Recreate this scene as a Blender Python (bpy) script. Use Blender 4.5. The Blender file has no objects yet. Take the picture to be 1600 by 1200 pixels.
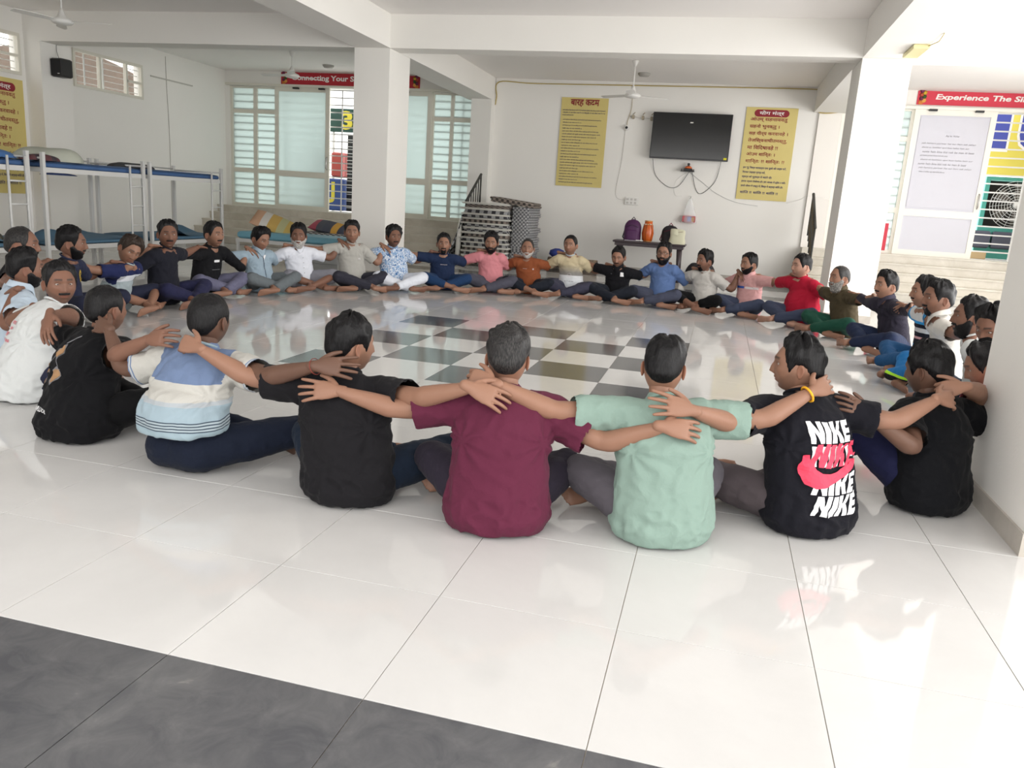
import bpy, bmesh, math, random, re
import numpy as np
from mathutils import Vector, Matrix
from mathutils.bvhtree import BVHTree
random.seed(7)
rng = np.random.default_rng(7)
PI = math.pi
D = bpy.data
scene = bpy.context.scene
COL = scene.collection

# ------------------------------------------------------------------ camera
cam_d = D.cameras.new('camera'); cam = D.objects.new('camera', cam_d); COL.objects.link(cam)
scene.camera = cam
cam_d.sensor_width = 36.0; cam_d.lens = 1231.7 / 1600 * 36; cam_d.clip_start = .05; cam_d.clip_end = 200
def cam_axes(yaw, pitch, roll):
    cy, sy, cp, sp = math.cos(yaw), math.sin(yaw), math.cos(pitch), math.sin(pitch)
    f = Vector((sy*cp, cy*cp, -sp)); r = Vector((cy, -sy, 0)); u = r.cross(f)
    c, s = math.cos(roll), math.sin(roll)
    return c*r + s*u, -s*r + c*u, f
R_, U_, F_ = cam_axes(-.2405, .2267, .0667)
CAM = Vector((3.169, -8.313, 1.31))
m = Matrix((R_, U_, -F_)).transposed().to_4x4(); m.translation = CAM
cam.matrix_world = m

# ------------------------------------------------------------------ world, daylight, exposure
w = D.worlds.new('sky'); scene.world = w; w.use_nodes = True
nt = w.node_tree; nt.nodes.clear()
out = nt.nodes.new('ShaderNodeOutputWorld'); bg = nt.nodes.new('ShaderNodeBackground')
bg.inputs[0].default_value = (1, .985, .96, 1); bg.inputs[1].default_value = 2.6
nt.links.new(bg.outputs[0], out.inputs[0])
def area(name, loc, rot, sx, sy, power, col=(1, 1, 1)):
    l = D.lights.new(name, 'AREA'); l.shape = 'RECTANGLE'; l.size = sx; l.size_y = sy; l.energy = power; l.color = col
    o = D.objects.new(name, l); COL.objects.link(o); o.location = loc; o.rotation_euler = rot
    o['kind'] = 'helper'
    return o
# daylight falling in through the open right side, the open front and the doors of the hall
area('daylight_right', (9.4, -1.7, 1.9), (0, math.radians(90), 0), 3.6, 14, 630, (1, .99, .975))
area('daylight_front', (2.5, -9.6, 1.9), (math.radians(90), 0, 0), 13, 3.4, 95, (1, .99, .97))
area('daylight_door', (7.3, 9.9, 2.1), (math.radians(-90), 0, 0), 3.6, 2.6, 90, (1, 1, 1))
area('daylight_left_door', (-5.3, 9.9, 2.1), (math.radians(-90), 0, 0), 5.6, 2.6, 110, (.95, 1, 1))
scene.view_settings.view_transform = 'Standard'
scene.view_settings.look = 'None'
scene.view_settings.exposure = .08
scene.view_settings.gamma = 1.0
scene.view_settings.use_curve_mapping = False
try:
    scene.cycles.max_bounces = 7; scene.cycles.diffuse_bounces = 5; scene.cycles.glossy_bounces = 3
    scene.cycles.transmission_bounces = 3; scene.cycles.transparent_max_bounces = 6
    scene.cycles.sample_clamp_indirect = 6; scene.cycles.caustics_reflective = False; scene.cycles.caustics_refractive = False
except Exception: pass

# ------------------------------------------------------------------ materials
_mats = {}
def srgb(h):
    if isinstance(h, str):
        h = h.lstrip('#'); c = [int(h[i:i+2], 16)/255 for i in (0, 2, 4)]
    else: c = h
    return tuple(((x/12.92) if x <= .04045 else ((x+.055)/1.055)**2.4) for x in c) + (1,)
def new_mat(name):
    m = D.materials.new(name); m.use_nodes = True
    return m, m.node_tree, m.node_tree.nodes['Principled BSDF']
def mat(name, col, rough=.6, metal=0, spec=.5, var=.0, vscale=3, bump=0, bscale=60, emis=None):
    if name in _mats: return _mats[name]
    m, nt, b = new_mat(name)
    c = srgb(col)
    b.inputs['Base Color'].default_value = c; b.inputs['Roughness'].default_value = rough
    b.inputs['Metallic'].default_value = metal; b.inputs['Specular IOR Level'].default_value = spec
    if var or bump:
        tc = nt.nodes.new('ShaderNodeTexCoord')
    if var:
        n = nt.nodes.new('ShaderNodeTexNoise'); n.inputs['Scale'].default_value = vscale; n.inputs['Detail'].default_value = 5
        nt.links.new(tc.outputs['Object'], n.inputs['Vector'])
        mx = nt.nodes.new('ShaderNodeMix'); mx.data_type = 'RGBA'
        mx.inputs[6].default_value = tuple(x*(1-var) for x in c[:3]) + (1,)
        mx.inputs[7].default_value = tuple(min(1, x*(1+var)) for x in c[:3]) + (1,)
        nt.links.new(n.outputs['Fac'], mx.inputs[0]); nt.links.new(mx.outputs[2], b.inputs['Base Color'])
    if bump:
        n2 = nt.nodes.new('ShaderNodeTexNoise'); n2.inputs['Scale'].default_value = bscale; n2.inputs['Detail'].default_value = 4
        nt.links.new(tc.outputs['Object'], n2.inputs['Vector'])
        bp = nt.nodes.new('ShaderNodeBump'); bp.inputs['Strength'].default_value = bump; bp.inputs['Distance'].default_value = .01
        nt.links.new(n2.outputs['Fac'], bp.inputs['Height']); nt.links.new(bp.outputs[0], b.inputs['Normal'])
    _mats[name] = m
    return m
def stone_mat(name, c1, c2, rough, scale, c3=None):
    m, nt, b = new_mat(name)
    tc = nt.nodes.new('ShaderNodeTexCoord'); n = nt.nodes.new('ShaderNodeTexNoise'); n.inputs['Scale'].default_value = scale; n.inputs['Detail'].default_value = 9
    n.inputs['Roughness'].default_value = .65; n.inputs['Distortion'].default_value = .6
    g = nt.nodes.new('ShaderNodeNewGeometry')
    nt.links.new(g.outputs['Position'], n.inputs['Vector'])
    r = nt.nodes.new('ShaderNodeValToRGB'); r.color_ramp.elements[0].position = .36; r.color_ramp.elements[1].position = .66
    r.color_ramp.elements[0].color = srgb(c1); r.color_ramp.elements[1].color = srgb(c2)
    if c3:
        e = r.color_ramp.elements.new(.76); e.color = srgb(c3)
    nt.links.new(n.outputs['Fac'], r.inputs['Fac']); nt.links.new(r.outputs['Color'], b.inputs['Base Color'])
    b.inputs['Roughness'].default_value = rough; b.inputs['Specular IOR Level'].default_value = .6
    _mats[name] = m
    return m
M_WALL = mat('painted_plaster', '#e9e7e2', .75, var=.03, vscale=.9, bump=.08, bscale=90)
M_WALLR = mat('painted_plaster_warm', '#ece8e2', .75, var=.02, vscale=.9)
M_CEIL = mat('ceiling_paint', '#f0edea', .85)
M_TILE = stone_mat('polished_tile', '#c7c6c5', '#d1d0cf', .055, .7)
M_TILED = stone_mat('dark_granite_tile', '#494a4e', '#5d5d5f', .12, 8, '#7c7b79')
M_GROUT = mat('grout', '#a49c91', .8)
M_STONE = stone_mat('step_stone', '#bdb6a8', '#cfc9bd', .35, 2.5)
M_SKIRT = stone_mat('skirting_stone', '#a9a39a', '#b9b3aa', .3, 4)
M_ALU = mat('cream_door_frame', '#d9d6ca', .5)
M_ALUW = mat('white_door_frame', '#eae7de', .5)
M_STEEL = mat('painted_steel', '#cfcfcd', .4)
M_CHROME = mat('steel', '#b9b9b9', .25, metal=.9)
M_BLACK = mat('black_plastic', '#151517', .4)
M_IRON = mat('dark_iron', '#34332f', .5)
M_WHITE = mat('white_plastic', '#e6e5e1', .45)
M_RUBBLE = mat('outside_brown', '#6e5c50', .9, var=.4, vscale=4)
M_PAPER = mat('paper', '#cfcfd8', .7)
def frosted():
    m = D.materials.new('frosted_glass'); m.use_nodes = True; nt = m.node_tree; nt.nodes.clear()
    o = nt.nodes.new('ShaderNodeOutputMaterial'); d = nt.nodes.new('ShaderNodeBsdfDiffuse'); t = nt.nodes.new('ShaderNodeBsdfTranslucent')
    g = nt.nodes.new('ShaderNodeBsdfGlossy'); g.inputs['Roughness'].default_value = .25
    d.inputs[0].default_value = srgb('#c6cac9'); t.inputs[0].default_value = srgb('#dde8e6')
    a = nt.nodes.new('ShaderNodeMixShader'); a.inputs[0].default_value = .55
    nt.links.new(d.outputs[0], a.inputs[1]); nt.links.new(t.outputs[0], a.inputs[2])
    b = nt.nodes.new('ShaderNodeMixShader'); b.inputs[0].default_value = .05
    nt.links.new(a.outputs[0], b.inputs[1]); nt.links.new(g.outputs[0], b.inputs[2]); nt.links.new(b.outputs[0], o.inputs[0])
    return m
M_FROST = frosted()
def clear_film(name, col, fac):
    m = D.materials.new(name); m.use_nodes = True; nt = m.node_tree; nt.nodes.clear()
    o = nt.nodes.new('ShaderNodeOutputMaterial'); t = nt.nodes.new('ShaderNodeBsdfTransparent'); g = nt.nodes.new('ShaderNodeBsdfPrincipled')
    g.inputs['Base Color'].default_value = srgb(col); g.inputs['Roughness'].default_value = .15
    mx = nt.nodes.new('ShaderNodeMixShader'); mx.inputs[0].default_value = fac
    nt.links.new(t.outputs[0], mx.inputs[1]); nt.links.new(g.outputs[0], mx.inputs[2]); nt.links.new(mx.outputs[0], o.inputs[0])
    return m
M_FILM = clear_film('clear_polythene', '#f4f6f8', .28)
M_GLASS = clear_film('window_glass', '#dfe8e6', .12)
def check_mat(name, ca, cb, sx, cw=None):
    """woven check: two crossing stripe sets over object coordinates"""
    m, nt, b = new_mat(name)
    tc = nt.nodes.new('ShaderNodeTexCoord'); mp = nt.nodes.new('ShaderNodeMapping'); mp.inputs['Scale'].default_value = (sx, sx, sx)
    mp.inputs['Location'].default_value = (.13, .37, .5)
    nt.links.new(tc.outputs['Object'], mp.inputs[0])
    ck = nt.nodes.new('ShaderNodeTexChecker'); ck.inputs['Scale'].default_value = 1
    ck.inputs['Color1'].default_value = srgb(ca); ck.inputs['Color2'].default_value = srgb(cb)
    nt.links.new(mp.outputs[0], ck.inputs['Vector'])
    ns = nt.nodes.new('ShaderNodeTexNoise'); ns.inputs['Scale'].default_value = 25; nt.links.new(tc.outputs['Object'], ns.inputs['Vector'])
    mx = nt.nodes.new('ShaderNodeMix'); mx.data_type = 'RGBA'; mx.inputs[7].default_value = srgb(cw or '#6d675f')
    mth = nt.nodes.new('ShaderNodeMath'); mth.operation = 'MULTIPLY'; mth.inputs[1].default_value = .5
    nt.links.new(ns.outputs['Fac'], mth.inputs[0]); nt.links.new(mth.outputs[0], mx.inputs[0])
    nt.links.new(ck.outputs['Color'], mx.inputs[6]); nt.links.new(mx.outputs[2], b.inputs['Base Color'])
    b.inputs['Roughness'].default_value = .9; _mats[name] = m
    return m

# ------------------------------------------------------------------ mesh helpers
class MB:
    """collects boxes, tubes, lofts and builds ONE mesh object"""
    def __init__(s): s.v = []; s.f = []; s.smooth = []; s.mi = []
    def add(s, vs, fs, smooth=False, mi=0):
        n = len(s.v); s.v += [tuple(v) for v in vs]; s.f += [tuple(i+n for i in f) for f in fs]
        s.smooth += [smooth]*len(fs); s.mi += [mi]*len(fs); return s
    def box(s, x0, x1, y0, y1, z0, z1, mi=0, M=None, bev=0):
        x0, x1 = min(x0, x1), max(x0, x1); y0, y1 = min(y0, y1), max(y0, y1); z0, z1 = min(z0, z1), max(z0, z1)
        if bev:
            b = min(bev, (x1-x0)/2.01, (y1-y0)/2.01, (z1-z0)/2.01)
            vs = []; 
            for z, i in ((z0, b), (z0+b, 0), (z1-b, 0), (z1, b)):
                vs += [(x0+i+ (0 if i else b*0), y0+i, z), (x1-i, y0+i, z), (x1-i, y1-i, z), (x0+i, y1-i, z)]
            fs = [(3, 2, 1, 0), (12, 13, 14, 15)]
            for k in range(3):
                for j in range(4):
                    a = k*4+j; c = k*4+(j+1) % 4; fs.append((a, c, c+4, a+4))
        else:
            vs = [(x0, y0, z0), (x1, y0, z0), (x1, y1, z0), (x0, y1, z0), (x0, y0, z1), (x1, y0, z1), (x1, y1, z1), (x0, y1, z1)]
            fs = [(3, 2, 1, 0), (4, 5, 6, 7), (0, 1, 5, 4), (1, 2, 6, 5), (2, 3, 7, 6), (3, 0, 4, 7)]
        if M is not None: vs = [tuple(M @ Vector(v)) for v in vs]
        return s.add(vs, fs, False, mi)
    def tube(s, pts, r, n=8, mi=0, cap=True, smooth=True):
        pts = [Vector(p) for p in pts]; rs = r if isinstance(r, (list, tuple)) else [r]*len(pts)
        vs = []; fs = []
        t0 = (pts[1]-pts[0]).normalized(); up = Vector((0, 0, 1)) if abs(t0.z) < .9 else Vector((1, 0, 0))
        a = t0.cross(up).normalized()
        for i, p in enumerate(pts):
            if i == 0: t = pts[1]-pts[0]
            elif i == len(pts)-1: t = pts[-1]-pts[-2]
            else: t = (pts[i+1]-pts[i]).normalized()+(pts[i]-pts[i-1]).normalized()
            t.normalize(); a = (a-t*a.dot(t))
            if a.length < 1e-5: a = t.orthogonal()
            a.normalize(); b = t.cross(a)
            for k in range(n):
                q = 2*PI*k/n; vs.append(tuple(p+(a*math.cos(q)+b*math.sin(q))*rs[i]))
        for i in range(len(pts)-1):
            for k in range(n):
                k2 = (k+1) % n; fs.append((i*n+k, i*n+k2, (i+1)*n+k2, (i+1)*n+k))
        if cap: fs += [tuple(range(n))[::-1], tuple(range((len(pts)-1)*n, len(pts)*n))]
        return s.add(vs, fs, smooth, mi)
    def lathe(s, prof, c=(0, 0, 0), n=24, mi=0, smooth=True, axis='z'):
        vs = []; fs = []
        for r, z in prof:
            for k in range(n):
                q = 2*PI*k/n; x, y = r*math.cos(q), r*math.sin(q)
                p = (x, y, z) if axis == 'z' else ((x, z, y) if axis == 'y' else (z, x, y))
                vs.append((c[0]+p[0], c[1]+p[1], c[2]+p[2]))
        for i in range(len(prof)-1):
            for k in range(n):
                k2 = (k+1) % n; fs.append((i*n+k, i*n+k2, (i+1)*n+k2, (i+1)*n+k))
        fs += [tuple(range(n))[::-1], tuple(range((len(prof)-1)*n, len(prof)*n))]
        return s.add(vs, fs, smooth, mi)
    def grid(s, fn, nu, nv, mi=0, smooth=True, wrapu=False):
        vs = [tuple(fn(i/(nu-1 if not wrapu else nu), j/(nv-1))) for j in range(nv) for i in range(nu)]; fs = []
        for j in range(nv-1):
            for i in range(nu if wrapu else nu-1):
                i2 = (i+1) % nu; fs.append((j*nu+i, j*nu+i2, (j+1)*nu+i2, (j+1)*nu+i))
        return s.add(vs, fs, smooth, mi)
    def build(s, name, m, parent=None, loc=None):
        me = D.meshes.new(name); me.from_pydata(s.v, [], s.f); me.update()
        me.polygons.foreach_set('use_smooth', s.smooth)
        for x in (m if isinstance(m, (list, tuple)) else [m]): me.materials.append(x)
        if max(s.mi or [0]) > 0: me.polygons.foreach_set('material_index', s.mi)
        o = D.objects.new(name, me); COL.objects.link(o)
        if loc is not None: o.location = loc
        if parent is not None: o.parent = parent
        return o
def tag(o, label=None, cat=None, group=None, kind=None):
    if label: o['label'] = label
    if cat: o['category'] = cat
    if group: o['group'] = group
    if kind: o['kind'] = kind
    return o
def empty(name, loc, rz=0, **k):
    o = D.objects.new(name, None); COL.objects.link(o); o.location = loc; o.rotation_euler = (0, 0, rz); o.empty_display_size = .1
    return tag(o, **k)
def struct(name, mb, m, parent=None):
    o = mb.build(name, m, parent)
    if parent is None: o['kind'] = 'structure'
    return o
def copy_tree(o, parent=None):
    c = o.copy(); COL.objects.link(c); c.parent = parent
    for ch in list(o.children): copy_tree(ch, c)
    return c
def text_mesh(s, bold=0., shear=0.):
    s = re.sub('((?:[\u0915-\u0939]\u094d)*[\u0915-\u0939])\u093f', '\u093f\\1', s)   # the short i sign is written before its consonant
    cu = D.curves.new('lettering', 'FONT'); cu.body = s; cu.size = 1; cu.offset = bold; cu.shear = shear; cu.resolution_u = 3
    o = D.objects.new('lettering', cu); COL.objects.link(o)
    dg = bpy.context.evaluated_depsgraph_get()
    me = D.meshes.new_from_object(o.evaluated_get(dg))
    v = np.zeros(len(me.vertices)*3); me.vertices.foreach_get('co', v); v = v.reshape(-1, 3)
    f = [tuple(p.vertices) for p in me.polygons]
    D.objects.remove(o); D.curves.remove(cu); D.meshes.remove(me)
    return v, f
def put_text(name, s, x0, x1, z0, z1, y, m, parent, bold=.01, shear=0., dirx=(1, 0, 0), org=None, fit='both', depth=.002):
    """flat lettering on a wall facing -Y (or along dirx), filling x0..x1 by z0..z1"""
    v, f = text_mesh(s, bold, shear)
    if not len(v): return None
    a, b = v.min(0), v.max(0)
    u = (v[:, 0]-a[0])/(b[0]-a[0]); t = (v[:, 1]-a[1])/(b[1]-a[1])
    X = x0+u*(x1-x0); Z = z0+t*(z1-z0)
    mb = MB()
    if org is None: vs = [(X[i], y, Z[i]) for i in range(len(v))]
    else: vs = [(org[0]+dirx[0]*X[i], org[1]+dirx[1]*X[i], Z[i]) for i in range(len(v))]
    mb.add(vs, f); o = mb.build(name, m, parent)
    if name in ('handwriting', 'small_print'): o['kind'] = 'stuff'
    return o
# ================================================================== STRUCTURE
XL, XR, YF, YB, ZC = -8.5, 9.5, -9.6, 9.0, 3.88
b = MB(); b.box(XL-.2, XR+.4, YF-.2, YB+2.5, -.12, -.004); floor = struct('floor', b, M_GROUT)
# floor tiles: the 300 nearest as parts, the rest joined
T = .6
def tile_mesh(m, nm):
    g = .0013; b = MB(); b.box(g, T-g, g, T-g, -.006, 0, bev=.0008)
    me_o = b.build(nm, m); me = me_o.data; D.objects.remove(me_o); return me
tm_w, tm_d = tile_mesh(M_TILE, 'tile'), tile_mesh(M_TILED, 'tile')
def is_dark(i, j):   # tile (i, j) spans x=i*T.., y=j*T..
    if j <= -12: return True
    if j == 9 or j >= 12: return True
    a, r = i, -1-j
    return 0 <= a <= 4 and 0 <= r <= 4 and (a+r) % 2 == 0
cells = []
for i in range(-15, 16):
    for j in range(-16, 15):
        cx, cy = (i+.5)*T, (j+.5)*T
        if cx < XL or cx > XR: continue
        d = Vector((cx, cy, 0))-CAM; z = d.dot(F_)
        vis = z > .3 and abs(d.dot(R_)/z) < .72 and abs(d.dot(U_)/z) < .56
        cells.append(((0 if vis else 100)+d.length, i, j))
cells.sort()
rest = {False: MB(), True: MB()}
for k, (dd, i, j) in enumerate(cells):
    dk = is_dark(i, j)
    if k < 298:
        o = D.objects.new('tile', tm_d if dk else tm_w); COL.objects.link(o); o.location = (i*T, j*T, 0); o.parent = floor
    else:
        g = .0016; rest[dk].box(i*T+g, i*T+T-g, j*T+g, j*T+T-g, -.006, 0)
for dk in (False, True):
    o = rest[dk].build('tile', M_TILED if dk else M_TILE, floor); o['kind'] = 'stuff'
b = MB(); b.box(XL-.2, XR+.2, YF-.2, YB+.2, ZC, ZC+.2); struct('ceiling', b, M_CEIL)
# beams
b = MB(); b.box(XL, XR, 3.3, 3.7, 3.41, ZC-.001); struct('trim_1', b, M_WALL)
b = MB(); b.box(XL, XR, -4.7, -4.3, 3.41, ZC-.001); struct('trim_2', b, M_WALL)
b = MB(); b.box(-2.45, -1.88, YF, 3.3, 3.411, ZC-.001).box(-2.45, -1.88, 3.7, YB, 3.411, ZC-.001); struct('trim_3', b, M_WALL)
b = MB(); b.box(4.68, 5.28, YF, 3.3, 3.411, ZC-.001).box(4.68, 5.28, 3.7, YB, 3.411, ZC-.001); struct('trim_4', b, M_WALL)
def column(x0, x1, y0, y1, nm):
    b = MB(); b.box(x0, x1, y0, y1, 0, 3.412, bev=.008); c = struct('column', b, M_WALL)
    s = MB(); t = .012
    s.box(x0-t, x1+t, y0-t, y0, 0, .1).box(x0-t, x1+t, y1, y1+t, 0, .1).box(x0-t, x0, y0, y1, 0, .1).box(x1, x1+t, y0, y1, 0, .1)
    s.build('skirting', M_SKIRT, c); return c
column(-2.45, -1.88, 3.3, 4.1, 1); column(4.68, 5.28, 3.3, 4.15, 2)
column(4.55, 5.15, -4.78, -3.92, 3); column(-2.9, -2.4, -9.4, -8.6, 4)
# left wall with two high window openings
b = MB()
wins = [(1.0, 3.2), (4.34, 6.15)]; z0, z1 = 2.84, 3.5
b.box(XL-.2, XL, YF, YB+.2, 0, z0).box(XL-.2, XL, YF, YB+.2, z1, ZC)
ys = [YF, 1.0, 3.2, 4.34, 6.15, YB+.2]
for i in (0, 2, 4): b.box(XL-.2, XL, ys[i], ys[i+1], z0, z1)
struct('wall_left', b, M_WALL)
b = MB(); b.box(XL, -8.17, 3.3, 3.95, 0, 3.41); struct('trim_5', b, M_WALL)
b = MB(); b.box(XL, XL+.012, YF, 3.3, 0, .1).box(XL, XL+.012, 3.95, 7.4, 0, .1); struct('baseboard_left', b, M_SKIRT)
# back wall, piers, lintels over the two door bays
b = MB(); b.box(-1.88, 4.78, YB, YB+.2, 0, ZC)
b.box(XL, -8.38, YB-.02, YB+.2, 0, 3.55).box(XL, -1.88, YB-.02, YB+.2, 3.55, ZC).box(4.78, XR, YB-.02, YB+.2, 3.58, ZC)
struct('wall_back', b, M_WALL)
b = MB(); b.box(-2.32, -1.87, 8.72, YB+.2, 0, 3.41); struct('trim_6', b, M_WALL)
b = MB(); b.box(4.78, 5.2, 8.94, YB+.2, 0, 3.41); struct('trim_7', b, M_WALLR)
b = MB(); b.box(-1.87, 4.78, YB-.012, YB, 0, .1); struct('baseboard_back', b, M_SKIRT)
b = MB(); b.box(XL-.2, -3.9, YF-.2, YF, 0, ZC); struct('wall_front', b, M_WALL)
b = MB(); b.box(XR, XR+.2, 6.9, YB+2.2, 0, ZC); struct('wall_right', b, M_WALLR)

# high windows in the left wall
def high_window(n, ya, yb, divs):
    r = empty('window_%d' % n, (XL, ya, z0)); r['kind'] = 'structure'
    L = yb-ya; H = z1-z0; f = MB()
    f.box(-.05, .03, 0, L, 0, .05).box(-.05, .03, 0, L, H-.05, H).box(-.05, .03, 0, .05, .05, H-.05).box(-.05, .03, L-.05, L, .05, H-.05)
    for d in divs: f.box(-.045, .025, d-.025, d+.025, .05, H-.05)
    f.box(-.045, .025, divs[-1], L-.05, H*.46-.02, H*.46+.02)
    f.build('window_frame', M_ALU, r)
    g = MB(); g.box(-.02, -.014, .05, L-.05, .05, H-.05); g.build('glass_pane', M_GLASS, r)
    for k in range(1, 6):
        q = MB(); q.tube([(-.12, .0, H*k/6), (-.12, L, H*k/6)], .008, 6); q.build('bar', M_STEEL, r)
    for d in divs[:1]+[divs[1]*.83 if len(divs) > 1 else L*.4]:
        q = MB(); q.box(-.1, -.085, d-.3, d-.27, 0, H); q.build('bar', M_STEEL, r)
high_window(1, 1.0, 3.2, [.8, 1.55]); high_window(2, 4.34, 6.15, [.66, 1.36])

# door bays : frames, frosted panes, sliding leaves
def pane_bay(nm, xs, rows, y, fm, parent):
    """fixed light: x-intervals by z-rows of frosted glass"""
    for xa, xb in xs:
        for za, zb in rows:
            g = MB(); g.box(xa+.001, xb-.001, y+.02, y+.028, za+.001, zb-.001); g.build('glass_pane', M_FROST, parent)
    f = MB(); xe0, xe1 = xs[0][0], xs[-1][1]
    ze0, ze1 = rows[0][0], rows[-1][1]; w = .07
    f.box(xe0-w, xe0, y-.02, y+.03, ze0-w, ze1+w*.6).box(xe1, xe1+w, y-.02, y+.03, ze0-w, ze1+w*.6)
    for k in range(len(xs)-1): f.box(xs[k][1], xs[k+1][0], y-.02, y+.03, ze0-w, ze1+w*.6)
    for k in range(len(rows)-1):
        for xa, xb in xs: f.box(xa, xb, y-.015, y+.03, rows[k][1], rows[k+1][0])
    for xa, xb in xs: f.box(xa, xb, y-.015, y+.03, ze1, ze1+w*.6).box(xa, xb, y-.015, y+.03, ze0-w, ze0)
    f.build('window_frame', fm, parent)
rows = [(.87, 1.59), (1.69, 2.94), (3.03, 3.5)]
w3 = empty('window_3', (0, 0, 0)); w3['kind'] = 'structure'
pane_bay('w', [(-8.32, -7.77), (-7.67, -7.2)], rows, 9.02, M_ALU, w3)
w4 = empty('window_4', (0, 0, 0)); w4['kind'] = 'structure'
pane_bay('w', [(-3.26, -2.88), (-2.8, -2.4)], rows, 9.02, M_ALU, w4)
w5 = empty('window_5', (0, 0, 0)); w5['kind'] = 'structure'
pane_bay('w', [(5.28, 5.75), (5.83, 6.45)], rows, 9.02, M_ALUW, w5)
def leaf(n, x0, x1, zb, zt, y, fm, handle_side, panelm):
    r = empty('door_%d' % n, (0, 0, 0)); r['kind'] = 'structure'
    w = .1; zm0, zm1 = 1.55, 1.68
    f = MB(); f.box(x0, x0+w, y, y+.045, zb, zt).box(x1-w, x1, y, y+.045, zb, zt)
    f.box(x0+w, x1-w, y, y+.045, zb, zb+w).box(x0+w, x1-w, y, y+.045, zt-w, zt).box(x0+w, x1-w, y, y+.045, zm0, zm1)
    f.build('door_frame', fm, r)
    for za, zc in ((zb+w, zm0), (zm1, zt-w)):
        p = MB(); p.box(x0+w, x1-w, y+.018, y+.03, za, zc); p.build('door_panel', panelm, r)
    h = MB(); hx = x1-.05 if handle_side > 0 else x0+.05
    h.tube([(hx, y, 1.75), (hx, y-.04, 1.78), (hx, y-.04, 2.0), (hx, y, 2.03)], .011, 8); h.build('door_handle', M_CHROME, r)
    return r
leaf(1, -7.18, -5.78, .80, 3.55, 8.95, M_ALU, 1, M_FROST)
leaf(2, -4.6, -3.3, .80, 3.55, 8.95, M_ALU, -1, M_FROST)
leaf(3, 6.5, 7.92, .80, 3.53, 8.93, M_ALUW, 1, M_PAPER)
b = MB(); b.box(-8.45, -2.33, 8.9, 9.05, 3.55, 3.6); struct('trim_8', b, M_ALU)
b = MB(); b.box(5.2, XR, 8.88, 9.05, 3.53, 3.58); struct('trim_9', b, M_ALUW)
for x in (-6.6, -5.95, -3.9, 6.8, 7.6):
    q = MB(); q.box(x-.07, x+.07, 8.86, 8.92, 3.5, 3.535); tag(q.build('door_roller', M_BLACK), 'black roller bracket on the %s' % {-6.6: 'left sliding door, left end', -5.95: 'left sliding door, beside the opening', -3.9: 'track right of the left pillar', 6.8: 'right sliding door, left end', 7.6: 'right sliding door, beside the opening'}[x], 'bracket', 'door track rollers')

# stairs: five steps up to each door bay
def stairs(n, x0, x1, dark=False):
    r = empty('stairs', (0, 0, 0)); r['kind'] = 'structure'
    for k in range(5):
        ztop = .16*(k+1); yf = 7.4+.3*k
        s = MB(); s.box(x0, x1, yf, 11 if k == 4 else yf+.32, 0 if k < 4 else .1, ztop-.03); s.box(x0, x1, yf-.02, 11 if k == 4 else yf+.32, ztop-.03, ztop)
        s.build('step', M_STONE, r)
    return r
stairs(1, XL, -1.9); stairs(2, 4.79, XR)
# ================================================================== THINGS OF THE ROOM
M_POST = mat('poster_yellow', '#d0bf78', .6, var=.05, vscale=2); M_MAR = mat('maroon_ink', '#8a1f2c', .7); M_INK = mat('blue_ink', '#3c3566', .7)
M_RED = mat('banner_red', '#b3202f', .6); M_LET = mat('banner_white', '#e9e6e2', .6); M_BRED = mat('banner_bright_red', '#cc3348', .6)
# television
tv = empty('television', (2.36, 8.9, 2.38), label='large black flat television mounted on the back wall', cat='television')
b = MB(); b.box(-.79, .79, -.10, -.02, 0, .91, bev=.008); b.build('casing', M_BLACK, tv)
b = MB(); b.box(-.775, .775, -.104, -.099, .03, .895); b.build('screen', mat('tv_screen', '#111214', .16, spec=.6), tv)
b = MB(); b.box(-.79, .79, -.108, -.10, 0, .022); b.build('lower_bezel', mat('bezel_grey', '#2d2c30', .35), tv)
b = MB(); b.box(-.035, .025, -.106, -.104, .715, .735); b.build('logo', M_WHITE, tv)
b = MB(); b.box(.70, .76, -.106, -.104, .03, .07); b.build('sticker', mat('sticker_yellow', '#d8cf1c', .6), tv)
b = MB(); b.box(-.2, .2, -.02, .09, .25, .7); b.build('wall_mount', M_IRON, tv)
# set-top box shelf and what stands on it
s = empty('wall_shelf', (2.37, 8.99, 2.15), label='little black wall shelf below the television', cat='shelf')
b = MB(); b.box(-.14, .14, -.16, 0, 0, .012); b.build('board', M_BLACK, s); b = MB(); b.box(-.13, -.12, -.15, 0, .012, .05).box(.12, .13, -.15, 0, .012, .05); b.build('bracket', M_BLACK, s)
b = MB(); b.box(2.29, 2.46, 8.86, 8.96, 2.163, 2.215, bev=.008); tag(b.build('set_top_box', M_BLACK), 'flat black set-top box on the little wall shelf', 'box')
b = MB(); b.lathe([(.001, 2.216), (.075, 2.217), (.07, 2.24), (.035, 2.262), (.001, 2.266)], (2.38, 8.905, 0), 18); tag(b.build('orange_dome', mat('orange_plastic', '#d86a34', .5)), 'orange domed plastic cap on the set-top box', 'cap')
b = MB(); b.box(2.355, 2.405, 8.88, 8.93, 2.267, 2.32, bev=.008); tag(b.build('camera_cube', M_BLACK), 'small black cube on top of the orange dome', 'camera')
def cable(nm, pts, r, m_, label, cat='cable'):
    b = MB(); P = [Vector(q) for q in pts]; out = []
    for i in range(len(P)-1):
        p0, p1, p2, p3 = P[max(i-1, 0)], P[i], P[i+1], P[min(i+2, len(P)-1)]
        for j in range(6): t = j/6; out.append(.5*((2*p1)+(-p0+p2)*t+(2*p0-5*p1+4*p2-p3)*t*t+(-p0+3*p1-3*p2+p3)*t**3))
    out.append(P[-1]); b.tube(out, r, 6); return tag(b.build(nm, m_), label, cat)
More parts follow.
